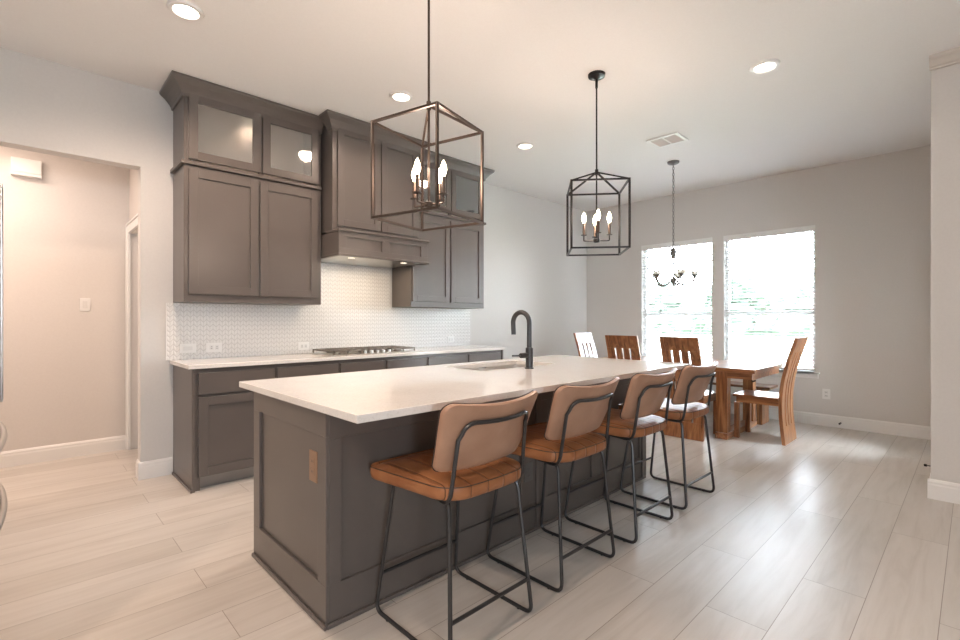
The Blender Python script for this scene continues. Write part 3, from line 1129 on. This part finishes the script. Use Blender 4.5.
# ================================================================= COUNTER STOOLS
def make_stool():
    t = thing('counter_stool', 'tan leather counter stool nearest the camera, at the island corner', 'stool', (0, 0, 0), 0, 'counter stools along the island')
    ln = 'leg'
    # side loops: local +y is towards the island
    for s in (-1, 1):
        p = [(s * 0.150, 0.05, 0.572), (s * 0.186, 0.150, 0.572), (s * 0.190, 0.172, 0.55), (s * 0.224, 0.236, 0.009), (s * 0.224, -0.245, 0.009),
             (s * 0.192, -0.205, 0.53), (s * 0.186, -0.180, 0.572), (s * 0.150, -0.05, 0.572)]
        path = fillet([p[0], (s * 0.182, 0.160, 0.572), p[3], p[4], (s * 0.186, -0.195, 0.572), p[7]], 0.045, 6)
        lo = put('leg', MB().tube(path, 0.0085, 8), M_stoolmetal, t, world=False, smooth=True)
        for yy in (0.15, -0.17):
            put('glide', MB().lathe([(0.007, 0), (0.007, 0.004)], (s * 0.224, yy, 0.0), 8), M_rubber, lo, world=False)
    put('footrest', MB().tube([(-0.214, 0.218, 0.165), (0.214, 0.218, 0.165)], 0.0078, 8), M_stoolmetal, t, world=False, smooth=True)
    put('footrest', MB().tube([(-0.213, -0.232, 0.155), (0.213, -0.232, 0.155)], 0.0078, 8), M_stoolmetal, t, world=False, smooth=True)
    # seat
    oo = [(a, b - 0.022 * (1 - (a / 0.26) ** 2) * (1 if b < 0 else 0) * min(1, -b / 0.2) if b < 0 else b) for a, b in rrect(0.232, 0.236, 0.105, 9, 0.268, 0.05)]
    f = lambda a, b, h: Vector((a, b + 0.010, h - 0.006))

    def top(a, b):
        r = max(abs(a) / 0.258, abs(b) / 0.246)
        return 0.652 - 0.006 * (a / 0.258) ** 2 - 0.010 * r ** 4 - (0.014 * max(0, (b - 0.13) / 0.112) ** 2) + 0.004 * math.cos(b * 6)
    prof = [(0.0001, 0, 0.584), (0.6, 0, 0.584), (1, 0.012, 0.584), (1, 0.003, 0.592), (1, 0, 0.605), (1, 0, 0.625), (1, 0.004, 0.637),
            (1, 0.013, lambda a, b: top(a, b) - 0.004), (0.86, 0, top), (0.7, 0, top), (0.5, 0, top), (0.3, 0, top), (0.1, 0, top)]
    so = put('seat', MB().pillow(oo, f, prof), M_seat, t, world=False, smooth=True)
    ring = [f(a * 0.998, b * 0.998, 0.634) for a, b in oo]
    put('piping', MB().tube(ring, 0.0018, 6, closed=True), M_pipe, so, world=False, smooth=True)
    put('seat_pan', MB().pillow(rrect(0.20, 0.205, 0.06), f, [(0.5, 0, 0.572), (1, 0, 0.574), (1, 0, 0.5835), (0.5, 0, 0.5835)]), M_rubber, t, world=False)
    # backrest
    hz = 0.129
    oo = rrect(0.232, hz, 0.04, 6, 0.256)
    zc = 0.799

    def bk(a, b, h):
        # a along x, b along z, h outwards (towards the sitter)
        y = -0.240 + 0.74 * a * a - 0.44 * b + h
        z = zc + b + 0.020 * (a / 0.256) ** 2 * (1 if b > 0 else 0.4)
        return Vector((a, y, z))
    th = 0.016
    prof = [(0.0001, 0, -th), (0.3, 0, -th), (0.6, 0, -th), (0.85, 0, -th), (1, 0.007, -th), (1, 0.001, -th * 0.55), (1, 0, 0), (1, 0.001, th * 0.55), (1, 0.007, th),
            (0.85, 0, th + 0.002), (0.6, 0, th + 0.004), (0.3, 0, th + 0.005), (0.0001, 0, th + 0.005)]
    bo = put('backrest', MB().pillow(oo, bk, prof), M_back, t, world=False, smooth=True)
    ring = [bk(a, b, th * 0.4) for a, b in oo]
    put('piping', MB().tube(ring, 0.0028, 6, closed=True), M_pipe, bo, world=False, smooth=True)
    # back frame: U of tube behind the backrest, running down under the seat
    off = -th - 0.010
    U = []
    xa, za = 0.192, 0.062
    low = [(-0.150, 0.02, 0.563), (-0.198, -0.208, 0.563), tuple(bk(-0.184, 0.0, off))]
    left = [Vector(low[0])] + fillet(low, 0.055, 7)[1:-1] + [Vector(low[2])]
    cor = []
    for k in range(7):
        a = PI + (-PI / 2) * k / 6
        cor.append(bk(-0.174 + 0.045 + 0.045 * math.cos(a), za - 0.045 + 0.045 * math.sin(a), off))
    mid = [bk(x_, za, off) for x_ in (-0.10, -0.07, -0.035, 0)]
    half = left + cor + mid
    full = half + [Vector((-p.x, p.y, p.z)) for p in half[-2::-1]]
    put('back_frame', MB().tube(full, 0.0082, 8), M_stoolmetal, t, world=False, smooth=True)
    return t


st = make_stool()
spots = [(1.302, 1.522, 0.5, 'tan leather counter stool nearest the camera, at the island corner'),
         (1.965, 1.527, 0.0, 'second counter stool from the camera, behind the nearest one'),
         (2.640, 1.525, 0.0, 'third counter stool from the camera along the island'),
         (3.312, 1.528, -1.0, 'farthest counter stool, at the dining end of the island')]
for i, (x, y, rz, lab) in enumerate(spots):
    o = st if i == 0 else copy_tree(st)
    o.location = (x, y, 0)
    o.rotation_euler = (0, 0, math.radians(rz))
    o['label'] = lab


# ================================================================= PENDANTS
def bulb_prof():
    return [(0.006, 0.0), (0.009, 0.008), (0.0155, 0.028), (0.0165, 0.038), (0.013, 0.055), (0.007, 0.072), (0.002, 0.082)]


def make_pendant(lab, cx, cy, corner_deg, metal):
    t = thing('pendant_light', lab, 'pendant light', (cx, cy, CEIL), 0, 'cage pendants over the island')
    zt, zb, za, s = 2.212, 1.740, 2.322, 0.395
    L = lambda x, y, z: (x, y, z - CEIL)
    put('canopy', MB().lathe([(0.014, -0.034), (0.03, -0.022), (0.060, -0.018), (0.063, 0.0)], (0, 0, 0), 24), metal, t, world=False, smooth=True)
    put('rod', MB().tube([L(0, 0, CEIL - 0.03), L(0, 0, 1.83)], 0.006, 8), metal, t, world=False, smooth=True)
    put('rod_joint', MB().lathe([(0.010, -0.10), (0.010, -0.045)], (0, 0, 0), 10), metal, t, world=False)
    r = s / math.sqrt(2)
    cs = [(r * math.cos(math.radians(corner_deg + 90 * k)), r * math.sin(math.radians(corner_deg + 90 * k))) for k in range(4)]
    cg = MB()
    q = 0.0058
    for k in range(4):
        (ax, ay), (bx, by) = cs[k], cs[(k + 1) % 4]
        for z in (zt, zb):
            cg.tube([L(ax, ay, z), L(bx, by, z)], q, square=True)
        cg.tube([L(ax, ay, zb - q), L(ax, ay, zt + q)], q, square=True)
        cg.tube([L(ax, ay, zt), L(0, 0, za)], q * 0.9, square=True)
    put('cage', cg, metal, t, world=False)
    put('apex_collar', MB().lathe([(0.012, -0.02), (0.012, 0.02)], L(0, 0, za), 12), metal, t, world=False)
    put('hub', MB().lathe([(0.008, -0.014), (0.022, -0.010), (0.024, 0.012), (0.012, 0.018)], L(0, 0, 1.818), 16), metal, t, world=False, smooth=True)
    for k in range(4):
        a = math.radians(corner_deg + 45 + 90 * k)
        ux, uy = math.cos(a), math.sin(a)
        R = 0.092
        ar = put('arm', MB().tube(fillet([L(ux * 0.02, uy * 0.02, 1.818), L(ux * R, uy * R, 1.818), L(ux * R, uy * R, 1.862)], 0.006, 3), 0.005, 6), metal, t, world=False, smooth=True)
        put('drip_pan', MB().lathe([(0.021, -0.003), (0.022, 0.0)], L(ux * R, uy * R, 1.862), 14), metal, ar, world=False)
        put('candle_sleeve', MB().lathe([(0.0095, 0), (0.0095, 0.086)], L(ux * R, uy * R, 1.862), 10), M_candle, ar, world=False, smooth=True)
        put('bulb', MB().lathe(bulb_prof(), L(ux * R, uy * R, 1.948), 12), M_bulb, ar, world=False, smooth=True)
    # the glow of its four bulbs
    l = bpy.data.lights.new('pendant_glow', 'POINT')
    l.energy = 14
    l.color = WARM
    l.shadow_soft_size = 0.09
    lo = bpy.data.objects.new('pendant_glow', l)
    lo.location = (cx, cy, 2.01)
    C.objects.link(lo)
    return t


make_pendant('bronze cage pendant with candle bulbs over the near end of the island', 1.481, 1.918, 60.0, M_bronze)
make_pendant('black cage pendant with candle bulbs over the far end of the island', 3.040, 1.928, -5.3, M_black)

# ================================================================= CHANDELIER
ch = thing('chandelier', 'small nickel chandelier with frosted cups hanging by the left window', 'chandelier', (5.35, 2.385, CEIL))
L = lambda x, y, z: (x, y, z - CEIL)
put('canopy', MB().lathe([(0.008, -0.034), (0.05, -0.026), (0.064, -0.016), (0.066, 0.0)], (0, 0, 0), 24), M_nickel, ch, world=False, smooth=True)
cn = MB()
z = 3.02
k = 0
while z > 2.06:
    pts = []
    for j in range(10):
        a = 2 * PI * j / 10
        dx, dz = 0.0105 * math.cos(a), 0.021 * math.sin(a)
        pts.append(L(dx if k % 2 == 0 else 0, 0 if k % 2 == 0 else dx, z - 0.021 + dz))
    cn.tube(pts, 0.0031, 5, closed=True)
    z -= 0.034
    k += 1
put('chain', cn, M_nickel, ch, world=False, smooth=True)
put('coupler', MB().lathe([(0.006, 2.065 - CEIL), (0.014, 2.055 - CEIL), (0.03, 2.035 - CEIL), (0.032, 2.0 - CEIL), (0.024, 1.96 - CEIL), (0.022, 1.935 - CEIL)], (0, 0, 0), 16), M_nickel, ch, world=False, smooth=True)
put('stem', MB().lathe([(0.007, 1.70 - CEIL), (0.007, 1.94 - CEIL)], (0, 0, 0), 10), M_nickel, ch, world=False, smooth=True)
put('body', MB().lathe([(0.003, 1.615 - CEIL), (0.012, 1.63 - CEIL), (0.010, 1.645 - CEIL), (0.026, 1.67 - CEIL), (0.024, 1.70 - CEIL), (0.010, 1.73 - CEIL), (0.014, 1.75 - CEIL)], (0, 0, 0), 16), M_nickel, ch, world=False, smooth=True)
base = math.radians(-43.8 - 18)
for k in range(5):
    a = base + 2 * PI * k / 5
    ux, uy = math.cos(a), math.sin(a)
    pts = []
    for r, z in ((0.02, 1.70), (0.05, 1.662), (0.09, 1.635), (0.14, 1.627), (0.185, 1.642), (0.213, 1.675), (0.222, 1.715)):
        pts.append(L(ux * r, uy * r, z))
    ar = put('arm', MB().tube(pts, 0.0085, 7), M_nickel, ch, world=False, smooth=True)
    c = L(ux * 0.222, uy * 0.222, 1.712)
    put('socket_cup', MB().lathe([(0.008, 0), (0.018, 0.014), (0.036, 0.034)], c, 14), M_nickel, ar, world=False, smooth=True)
    put('glass_cup', MB().lathe([(0.036, 0.034), (0.045, 0.055), (0.047, 0.075), (0.043, 0.075), (0.034, 0.040)], c, 16), M_shade, ar, world=False, smooth=True)


# ================================================================= CEILING FITTINGS
def can_light(x, y, lab, watts):
    t = thing('recessed_light', lab, 'ceiling light', (x, y, CEIL), 0, 'round recessed ceiling lights')
    put('trim_ring', MB().lathe([(0.062, -0.002), (0.068, -0.014), (0.088, -0.012), (0.096, -0.002), (0.096, 0.0)], (0, 0, 0), 28, cap=False), M_white, t, world=False, smooth=True)
    put('diffuser', MB().lathe([(0.0005, -0.005), (0.062, -0.005), (0.062, -0.001), (0.0005, -0.001)], (0, 0, 0), 28), M_lamp, t, world=False)
    l = bpy.data.lights.new('recessed_light_beam', 'SPOT')
    l.energy = watts
    l.color = WARM
    l.spot_size = math.radians(165)
    l.spot_blend = 0.6
    l.shadow_soft_size = 0.07
    lo = bpy.data.objects.new('recessed_light_beam', l)
    lo.location = (x, y, CEIL - 0.02)
    C.objects.link(lo)


can_light(0.680, 3.185, 'recessed light above the passage end of the kitchen', 105)
can_light(2.195, 3.205, 'recessed light above the middle of the wall cabinets', 46)
can_light(3.745, 3.225, 'recessed light beyond the right wall cabinets', 18)
can_light(3.800, 1.035, 'recessed light above the open floor at the right', 12)
# cans of the same grid behind the camera, out of the picture
for x, y, watts in ((0.68, 1.03, 26), (-1.5, 1.03, 150), (-1.5, -1.0, 25)):
    l = bpy.data.lights.new('recessed_light_beam', 'SPOT')
    l.energy = watts
    l.color = WARM
    l.spot_size = math.radians(165)
    l.spot_blend = 0.6
    l.shadow_soft_size = 0.07
    lo = bpy.data.objects.new('recessed_light_beam', l)
    lo.location = (x, y, CEIL - 0.02)
    C.objects.link(lo)

vn = thing('ceiling_vent', 'white rectangular air vent in the ceiling near the chandelier', 'vent', (4.65, 2.135, CEIL))
x0, x1, y0, y1 = 4.515, 4.785, 1.98, 2.295
vf = MB()
z0, z1 = CEIL - 0.012, CEIL - 0.001
vf.box(x0, x1, y0, y0 + 0.03, z0, z1).box(x0, x1, y1 - 0.03, y1, z0, z1).box(x0, x0 + 0.03, y0 + 0.03, y1 - 0.03, z0, z1).box(x1 - 0.03, x1, y0 + 0.03, y1 - 0.03, z0, z1)
vf.box(x0 + 0.03, x1 - 0.03, (y0 + y1) / 2 - 0.008, (y0 + y1) / 2 + 0.008, z0, z1)
put('frame', vf, M_white, vn, bevel=0.003)
lvs = MB()
k = x0 + 0.036
while k < x1 - 0.036:
    lvs.box(k, k + 0.009, y0 + 0.03, y1 - 0.03, z0 + 0.002, z0 + 0.0035, rot=Matrix.Rotation(0.6, 3, 'Y'))
    k += 0.0125
put('louvres', lvs, M_white, vn)
put('duct_shade', MB().box(x0 + 0.03, x1 - 0.03, y0 + 0.03, y1 - 0.03, CEIL - 0.003, CEIL - 0.0015), M_slot, vn)  # near-black sheet painted in for the shade inside the duct

# ================================================================= DINING SET
tb = thing('dining_table', 'sheesham wood dining table standing in front of the windows', 'table', (5.7, 2.45, 0))
TX0, TX1, TY0, TY1 = 5.205, 6.19, 1.505, 3.40
put('tabletop', MB().box(TX0, TX1, TY0, TY1, 0.700, 0.742), M_woodY, tb, bevel=0.003)
ap = MB()
ap.box(TX0 + 0.03, TX0 + 0.055, TY0 + 0.03, TY1 - 0.03, 0.635, 0.6995)
ap.box(TX1 - 0.055, TX1 - 0.03, TY0 + 0.03, TY1 - 0.03, 0.635, 0.6995)
ap.box(TX0 + 0.055, TX1 - 0.055, TY0 + 0.03, TY0 + 0.055, 0.635, 0.6995)
ap.box(TX0 + 0.055, TX1 - 0.055, TY1 - 0.055, TY1 - 0.03, 0.635, 0.6995)
put('apron', ap, M_woodY, tb, bevel=0.002)
for yy in (1.825, 3.08):
    for xx in (5.285, 6.115):
        put('leg', MB().box(xx - 0.052, xx + 0.052, yy - 0.055, yy + 0.055, 0.065, 0.699), M_woodZ, tb, bevel=0.004)
    put('foot_rail', MB().box(5.215, 6.19, yy - 0.06, yy + 0.06, 0.0, 0.0645), M_woodX, tb, bevel=0.004)
put('extension_latch', MB().tube([(5.29, 1.52, 0.628), (5.29, 1.55, 0.615), (5.29, 1.56, 0.633)], 0.008, 6), M_black, tb)


def make_chair():
    """local: back panel foot at y=0, sitter faces +y"""
    t = thing('dining_chair', 'wooden dining chair at the near end of the table', 'chair', (0, 0, 0), 0, 'slotted dining chairs')
    # profile of back: z -> y offset of the rear face
    ctl = [(0.0, 0.0), (0.15, 0.020), (0.30, 0.033), (0.45, 0.034), (0.60, 0.020), (0.75, -0.010), (0.90, -0.052), (1.06, -0.108)]

    def yo(z):
        for (z0, a), (z1, b) in zip(ctl, ctl[1:]):
            if z <= z1:
                t_ = (z - z0) / (z1 - z0)
                # catmull-ish smooth
                return a + (b - a) * t_
        return ctl[-1][1]
    import bisect

    def ys(z):
        # smoothed
        return (yo(max(0, z - 0.06)) + 2 * yo(z) + yo(min(1.06, z + 0.06))) / 4
    th = 0.032
    hw_b, hw_t = 0.212, 0.198
    n = 30
    zs = [1.06 * i / n for i in range(n + 1)]
    slot_z0, slot_z1 = 0.17, 0.915
    # columns edges: panel with three slots
    sw = 0.022
    cols = [-1.0]
    frac = [-0.45, 0.0, 0.45]
    mb = MB()

    def hw(z):
        return hw_b + (hw_t - hw_b) * z / 1.06
    bounds = [(-1.0, None)]

    def strip(xa, xb, z_lo, z_hi):
        zz = [z for z in zs if z_lo < z < z_hi]
        zz = [z_lo] + zz + [z_hi]
        prev = None
        for z in zz:
            a, b = xa(z), xb(z)
            ring = [mb.bm.verts.new((a, ys(z), z)), mb.bm.verts.new((b, ys(z), z)), mb.bm.verts.new((b, ys(z) + th, z)), mb.bm.verts.new((a, ys(z) + th, z))]
            if prev:
                for j in range(4):
                    mb.bm.faces.new((prev[j], prev[(j + 1) % 4], ring[(j + 1) % 4], ring[j]))
            else:
                mb.bm.faces.new(ring[::-1])
            prev = ring
        mb.bm.faces.new(prev)
    strip(lambda z: -hw(z), lambda z: hw(z), 0.0, slot_z0)
    strip(lambda z: -hw(z), lambda z: hw(z), slot_z1, 1.06)
    ed = [(-1, None)] + [(f, s) for f in frac for s in (-1, 1)] + [(1, None)]

    def ef(e):
        f, s = e
        return (lambda z: f * hw(z)) if s is None else (lambda z: f * hw(z) + s * sw / 2)
    for i in range(0, len(ed), 2):
        strip(ef(ed[i]), ef(ed[i + 1]), slot_z0, slot_z1)
    put('back_panel', mb, M_woodZ, t, world=False, bevel=0.002)
    put('seat', MB().box(-0.212, 0.212, 0.068, 0.485, 0.435, 0.460), M_woodY, t, world=False, bevel=0.004)
    ap_ = MB()
    ap_.box(-0.195, -0.17, 0.068, 0.455, 0.375, 0.4345).box(0.17, 0.195, 0.068, 0.455, 0.375, 0.4345).box(-0.17, 0.17, 0.43, 0.455, 0.375, 0.4345)
    put('seat_rail', ap_, M_woodY, t, world=False, bevel=0.002)
    for s in (-1, 1):
        put('leg', MB().box(s * 0.178 - 0.024, s * 0.178 + 0.024, 0.427, 0.475, 0.0, 0.3745), M_woodZ, t, world=False, bevel=0.003)
    return t


c0 = make_chair()
for i, (x, y, rz, lab) in enumerate([
        (5.600, 1.284, 0, 'wooden dining chair at the right end of the table, seen side on'),
        (4.962, 2.120, -90, 'wooden dining chair on the camera side of the table, behind the farthest stool'),
        (4.962, 2.775, -90, 'wooden dining chair left on the camera side, beside the left window'),
        (5.600, 3.690, 180, 'pale glinting dining chair at the far left end of the table')]):
    o = c0 if i == 0 else copy_tree(c0)
    o.location = (x, y, 0)
    o.rotation_euler = (0, 0, math.radians(rz))
    o['label'] = lab

bn = thing('bench', 'dark wooden bench on the window side of the dining table', 'bench', (6.38, 2.42, 0))
put('seat', MB().box(6.215, 6.555, 1.64, 3.20, 0.425, 0.455), M_bench, bn, bevel=0.004)
for yy in (1.76, 3.08):
    put('leg', MB().box(6.25, 6.52, yy - 0.03, yy + 0.03, 0.0, 0.4245), M_woodZ, bn, bevel=0.004)

# ================================================================= SMALL THINGS
ds_ = thing('door_stop', 'small black tipped spring stop on the baseboard under the windows', 'door stop', (WX - 0.016, 1.062, 0.055))
put('spring', MB().lathe([(0.009, 0.0), (0.009, -0.008), (0.005, -0.010), (0.005, -0.055)], (WX - 0.016, 1.062, 0.058), 10, 'X'), M_nickel, ds_)
put('rubber_tip', MB().lathe([(0.010, -0.055), (0.010, -0.072), (0.006, -0.075)], (WX - 0.016, 1.062, 0.058), 10, 'X'), M_black, ds_)
d3 = thing('door_stop', 'small black tipped spring stop on the baseboard by the right wall corner', 'door stop', (5.15, 0.228, 0.08))
put('spring', MB().lathe([(0.009, 0.0), (0.009, 0.008), (0.005, 0.010), (0.005, 0.035)], (5.15, 0.228, 0.085), 10, 'Y'), M_nickel, d3)
put('rubber_tip', MB().lathe([(0.010, 0.035), (0.010, 0.05), (0.006, 0.053)], (5.15, 0.228, 0.085), 10, 'Y'), M_black, d3)

# ================================================================= REFRIGERATOR
rf = thing('refrigerator', 'stainless refrigerator at the left edge with bowed bar handles', 'refrigerator', (-0.47, 2.63, 0))
FX = -0.125
put('cabinet', MB().box(-0.845, FX - 0.07, 2.17, 3.09, 0.02, 1.80), M_steel_dark, rf, bevel=0.005)
for a, b in ((2.175, 2.628), (2.634, 3.085)):
    put('door', MB().box(FX - 0.065, FX, a, b, 0.885, 1.79), M_steel, rf, bevel=0.006)
for a, b in ((0.635, 0.875), (0.08, 0.625)):
    put('drawer', MB().box(FX - 0.065, FX, 2.175, 3.085, a, b), M_steel, rf, bevel=0.006)
for yy in (2.60, 2.665):
    h = MB().tube([(FX + 0.055, yy, 0.92), (FX + 0.055, yy, 1.76)], 0.011, 10)
    for zz in (0.945, 1.735):
        h.box(FX, FX + 0.055, yy - 0.012, yy + 0.012, zz - 0.014, zz + 0.014)
    put('handle', h, M_steel, rf, smooth=True)
for zz in (0.775, 0.50):
    pts = [(FX, 2.27, zz), (FX + 0.045, 2.275, zz)] + [(FX + 0.048 + 0.018 * math.sin(PI * k / 10), 2.28 + 0.70 * k / 10, zz) for k in range(1, 10)] + [(FX + 0.045, 2.985, zz), (FX, 2.99, zz)]
    put('handle', MB().tube(pts, 0.012, 10), M_steel, rf, smooth=True)

# ================================================================= OUTSIDE
M_grass = noise_mat('pale_lawn', (0.34, 0.38, 0.26), (0.46, 0.46, 0.36), 3, 0.9)
M_leaf = noise_mat('leaf_green', (0.012, 0.022, 0.012), (0.026, 0.040, 0.022), 5, 0.8, 0.6)
M_leaf2 = noise_mat('leaf_grey_green', (0.018, 0.028, 0.018), (0.036, 0.048, 0.032), 5, 0.8, 0.6)
M_bark = mat('bark', (0.10, 0.07, 0.05), 0.9)
M_fence = noise_mat('weathered_fence', (0.26, 0.25, 0.23), (0.32, 0.31, 0.28), (2, 14, 1), 0.8)
M_patio = noise_mat('patio_concrete', (0.52, 0.51, 0.49), (0.60, 0.59, 0.57), 4, 0.9)


def make_brick():
    m = mat('red_brick', (0.35, 0.16, 0.12), 0.85)
    g = NT(m)
    br = g.n('ShaderNodeTexBrick')
    br.inputs['Scale'].default_value = 1.0
    br.inputs['Brick Width'].default_value = 0.2
    br.inputs['Row Height'].default_value = 0.07
    br.inputs['Mortar Size'].default_value = 0.006
    br.inputs['Color1'].default_value = (0.10, 0.045, 0.040, 1)
    br.inputs['Color2'].default_value = (0.07, 0.03, 0.028, 1)
    br.inputs['Mortar'].default_value = (0.14, 0.12, 0.11, 1)
    g.l(g.coords((1, 1, 1), (0, PI / 2, 0)), br.inputs['Vector'])
    g.l(br.outputs[0], g.b.inputs['Base Color'])
    return m


M_brick = make_brick()
struct('ground', MB().box(4.70, 60, -30, 45, -0.3, -0.15), M_grass, 'pale lawn outside the dining windows', 'ground')
struct('patio', MB().box(WX + 0.25, 10.5, -6, 12, -0.15, -0.12).box(4.70, WX + 0.25, -6, 0.05, -0.15, -0.12), M_patio, 'concrete patio outside the dining windows', 'patio')
hg = MB()
rnd = random.Random(3)
for k in range(50):
    c = Vector((19.6 + rnd.uniform(-0.25, 0.25), -10 + k * 0.75, 0.75 + rnd.uniform(-0.1, 0.2)))
    g_ = bmesh.ops.create_icosphere(hg.bm, subdivisions=3, radius=rnd.uniform(0.7, 0.95), matrix=Matrix.Translation(c))
    for v in g_['verts']:
        v.co = c + (v.co - c) * (1 + 0.2 * rnd.uniform(-1, 1))
tag(put('hedge', hg, M_leaf), 'long clipped green hedge along the far side of the garden fence', 'hedge')
struct('wall_daylight_diffuser', MB().box(4.72, 16.9, -6.2, -6.0, -0.15, 3.3), M_patio, 'unseen pale wall added to block low sky and diffuse daylight', 'wall')  # out of view, added to hold back low sky and spread daylight evenly
struct('sky_blocker_roof', MB().box(4.70, WX + 1.2, -2.2, 0.08, 2.55, 2.7), M_trim, 'unseen porch roof added to cut sky light outside the nook door', 'porch')  # out of view, added to keep sky light off the ground by the door
fn = thing('garden_fence', 'weathered board fence across the garden outside', 'fence', (17, 6, -0.15))
fb = MB()
yy = -14.0
while yy < 30:
    fb.box(17.0, 17.025, yy, yy + 0.135, -0.14, 0.72)
    yy += 0.142
put('boards', fb, M_fence, fn)
put('rail', MB().box(17.026, 17.07, -14, 30, 0.1, 0.2).box(17.026, 17.07, -14, 30, 0.52, 0.62), M_fence, fn)


def tree(x, y, h, r, lab, mt, seed):
    rnd = random.Random(seed)
    t = thing('tree', lab, 'tree', (x, y, -0.16), 0, 'trees beyond the garden fence')
    put('trunk', MB().tube([(0, 0, 0), (0.05, 0.03, h * 0.4), (0.0, 0.1, h * 0.7)], [0.13, 0.10, 0.06], 8), M_bark, t, world=False, smooth=True)
    mb = MB()
    for k in range(9):
        a = rnd.uniform(0, 2 * PI)
        q = rnd.uniform(0.0, 0.75) * r
        c = Vector((q * math.cos(a), q * math.sin(a), h * rnd.uniform(0.42, 0.85)))
        rr_ = r * rnd.uniform(0.38, 0.62)
        g_ = bmesh.ops.create_icosphere(mb.bm, subdivisions=3, radius=rr_, matrix=Matrix.Translation(c))
        for v in g_['verts']:
            d = (v.co - c)
            v.co = c + d * (1 + 0.28 * math.sin(d.x * 11 + k) * math.cos(d.y * 13) + 0.16 * rnd.uniform(-1, 1))
    put('crown', mb, mt, t, world=False)


TL = [(22.5, -1.2, 2.9, 1.15, 'small rounded tree beyond the hedge at the right edge of the right window', M_leaf2, 1),
      (23.5, 1.8, 3.2, 1.15, 'bushy dark green tree beyond the hedge behind the right window', M_leaf, 2),
      (22.5, 4.6, 3.0, 1.1, 'grey green tree beyond the hedge in the left half of the right window', M_leaf2, 3),
      (23.8, 7.6, 3.4, 1.2, 'dark green tree beyond the hedge behind the post between the windows', M_leaf, 4),
      (22.5, 10.6, 3.2, 1.15, 'grey green leafy tree beyond the hedge in the left window', M_leaf2, 5),
      (23.5, 13.6, 3.4, 1.2, 'dark green tree beyond the hedge at the left window edge', M_leaf, 6)]
for a in TL:
    tree(*a)
hs = thing('neighbour_house', 'red brick house outside at the right of the right window', 'house', (24, 2.2, -0.16))
put('brick_wall', MB().box(15.2, 15.5, 1.2, 3.05, -0.15, 2.1), M_brick, hs)
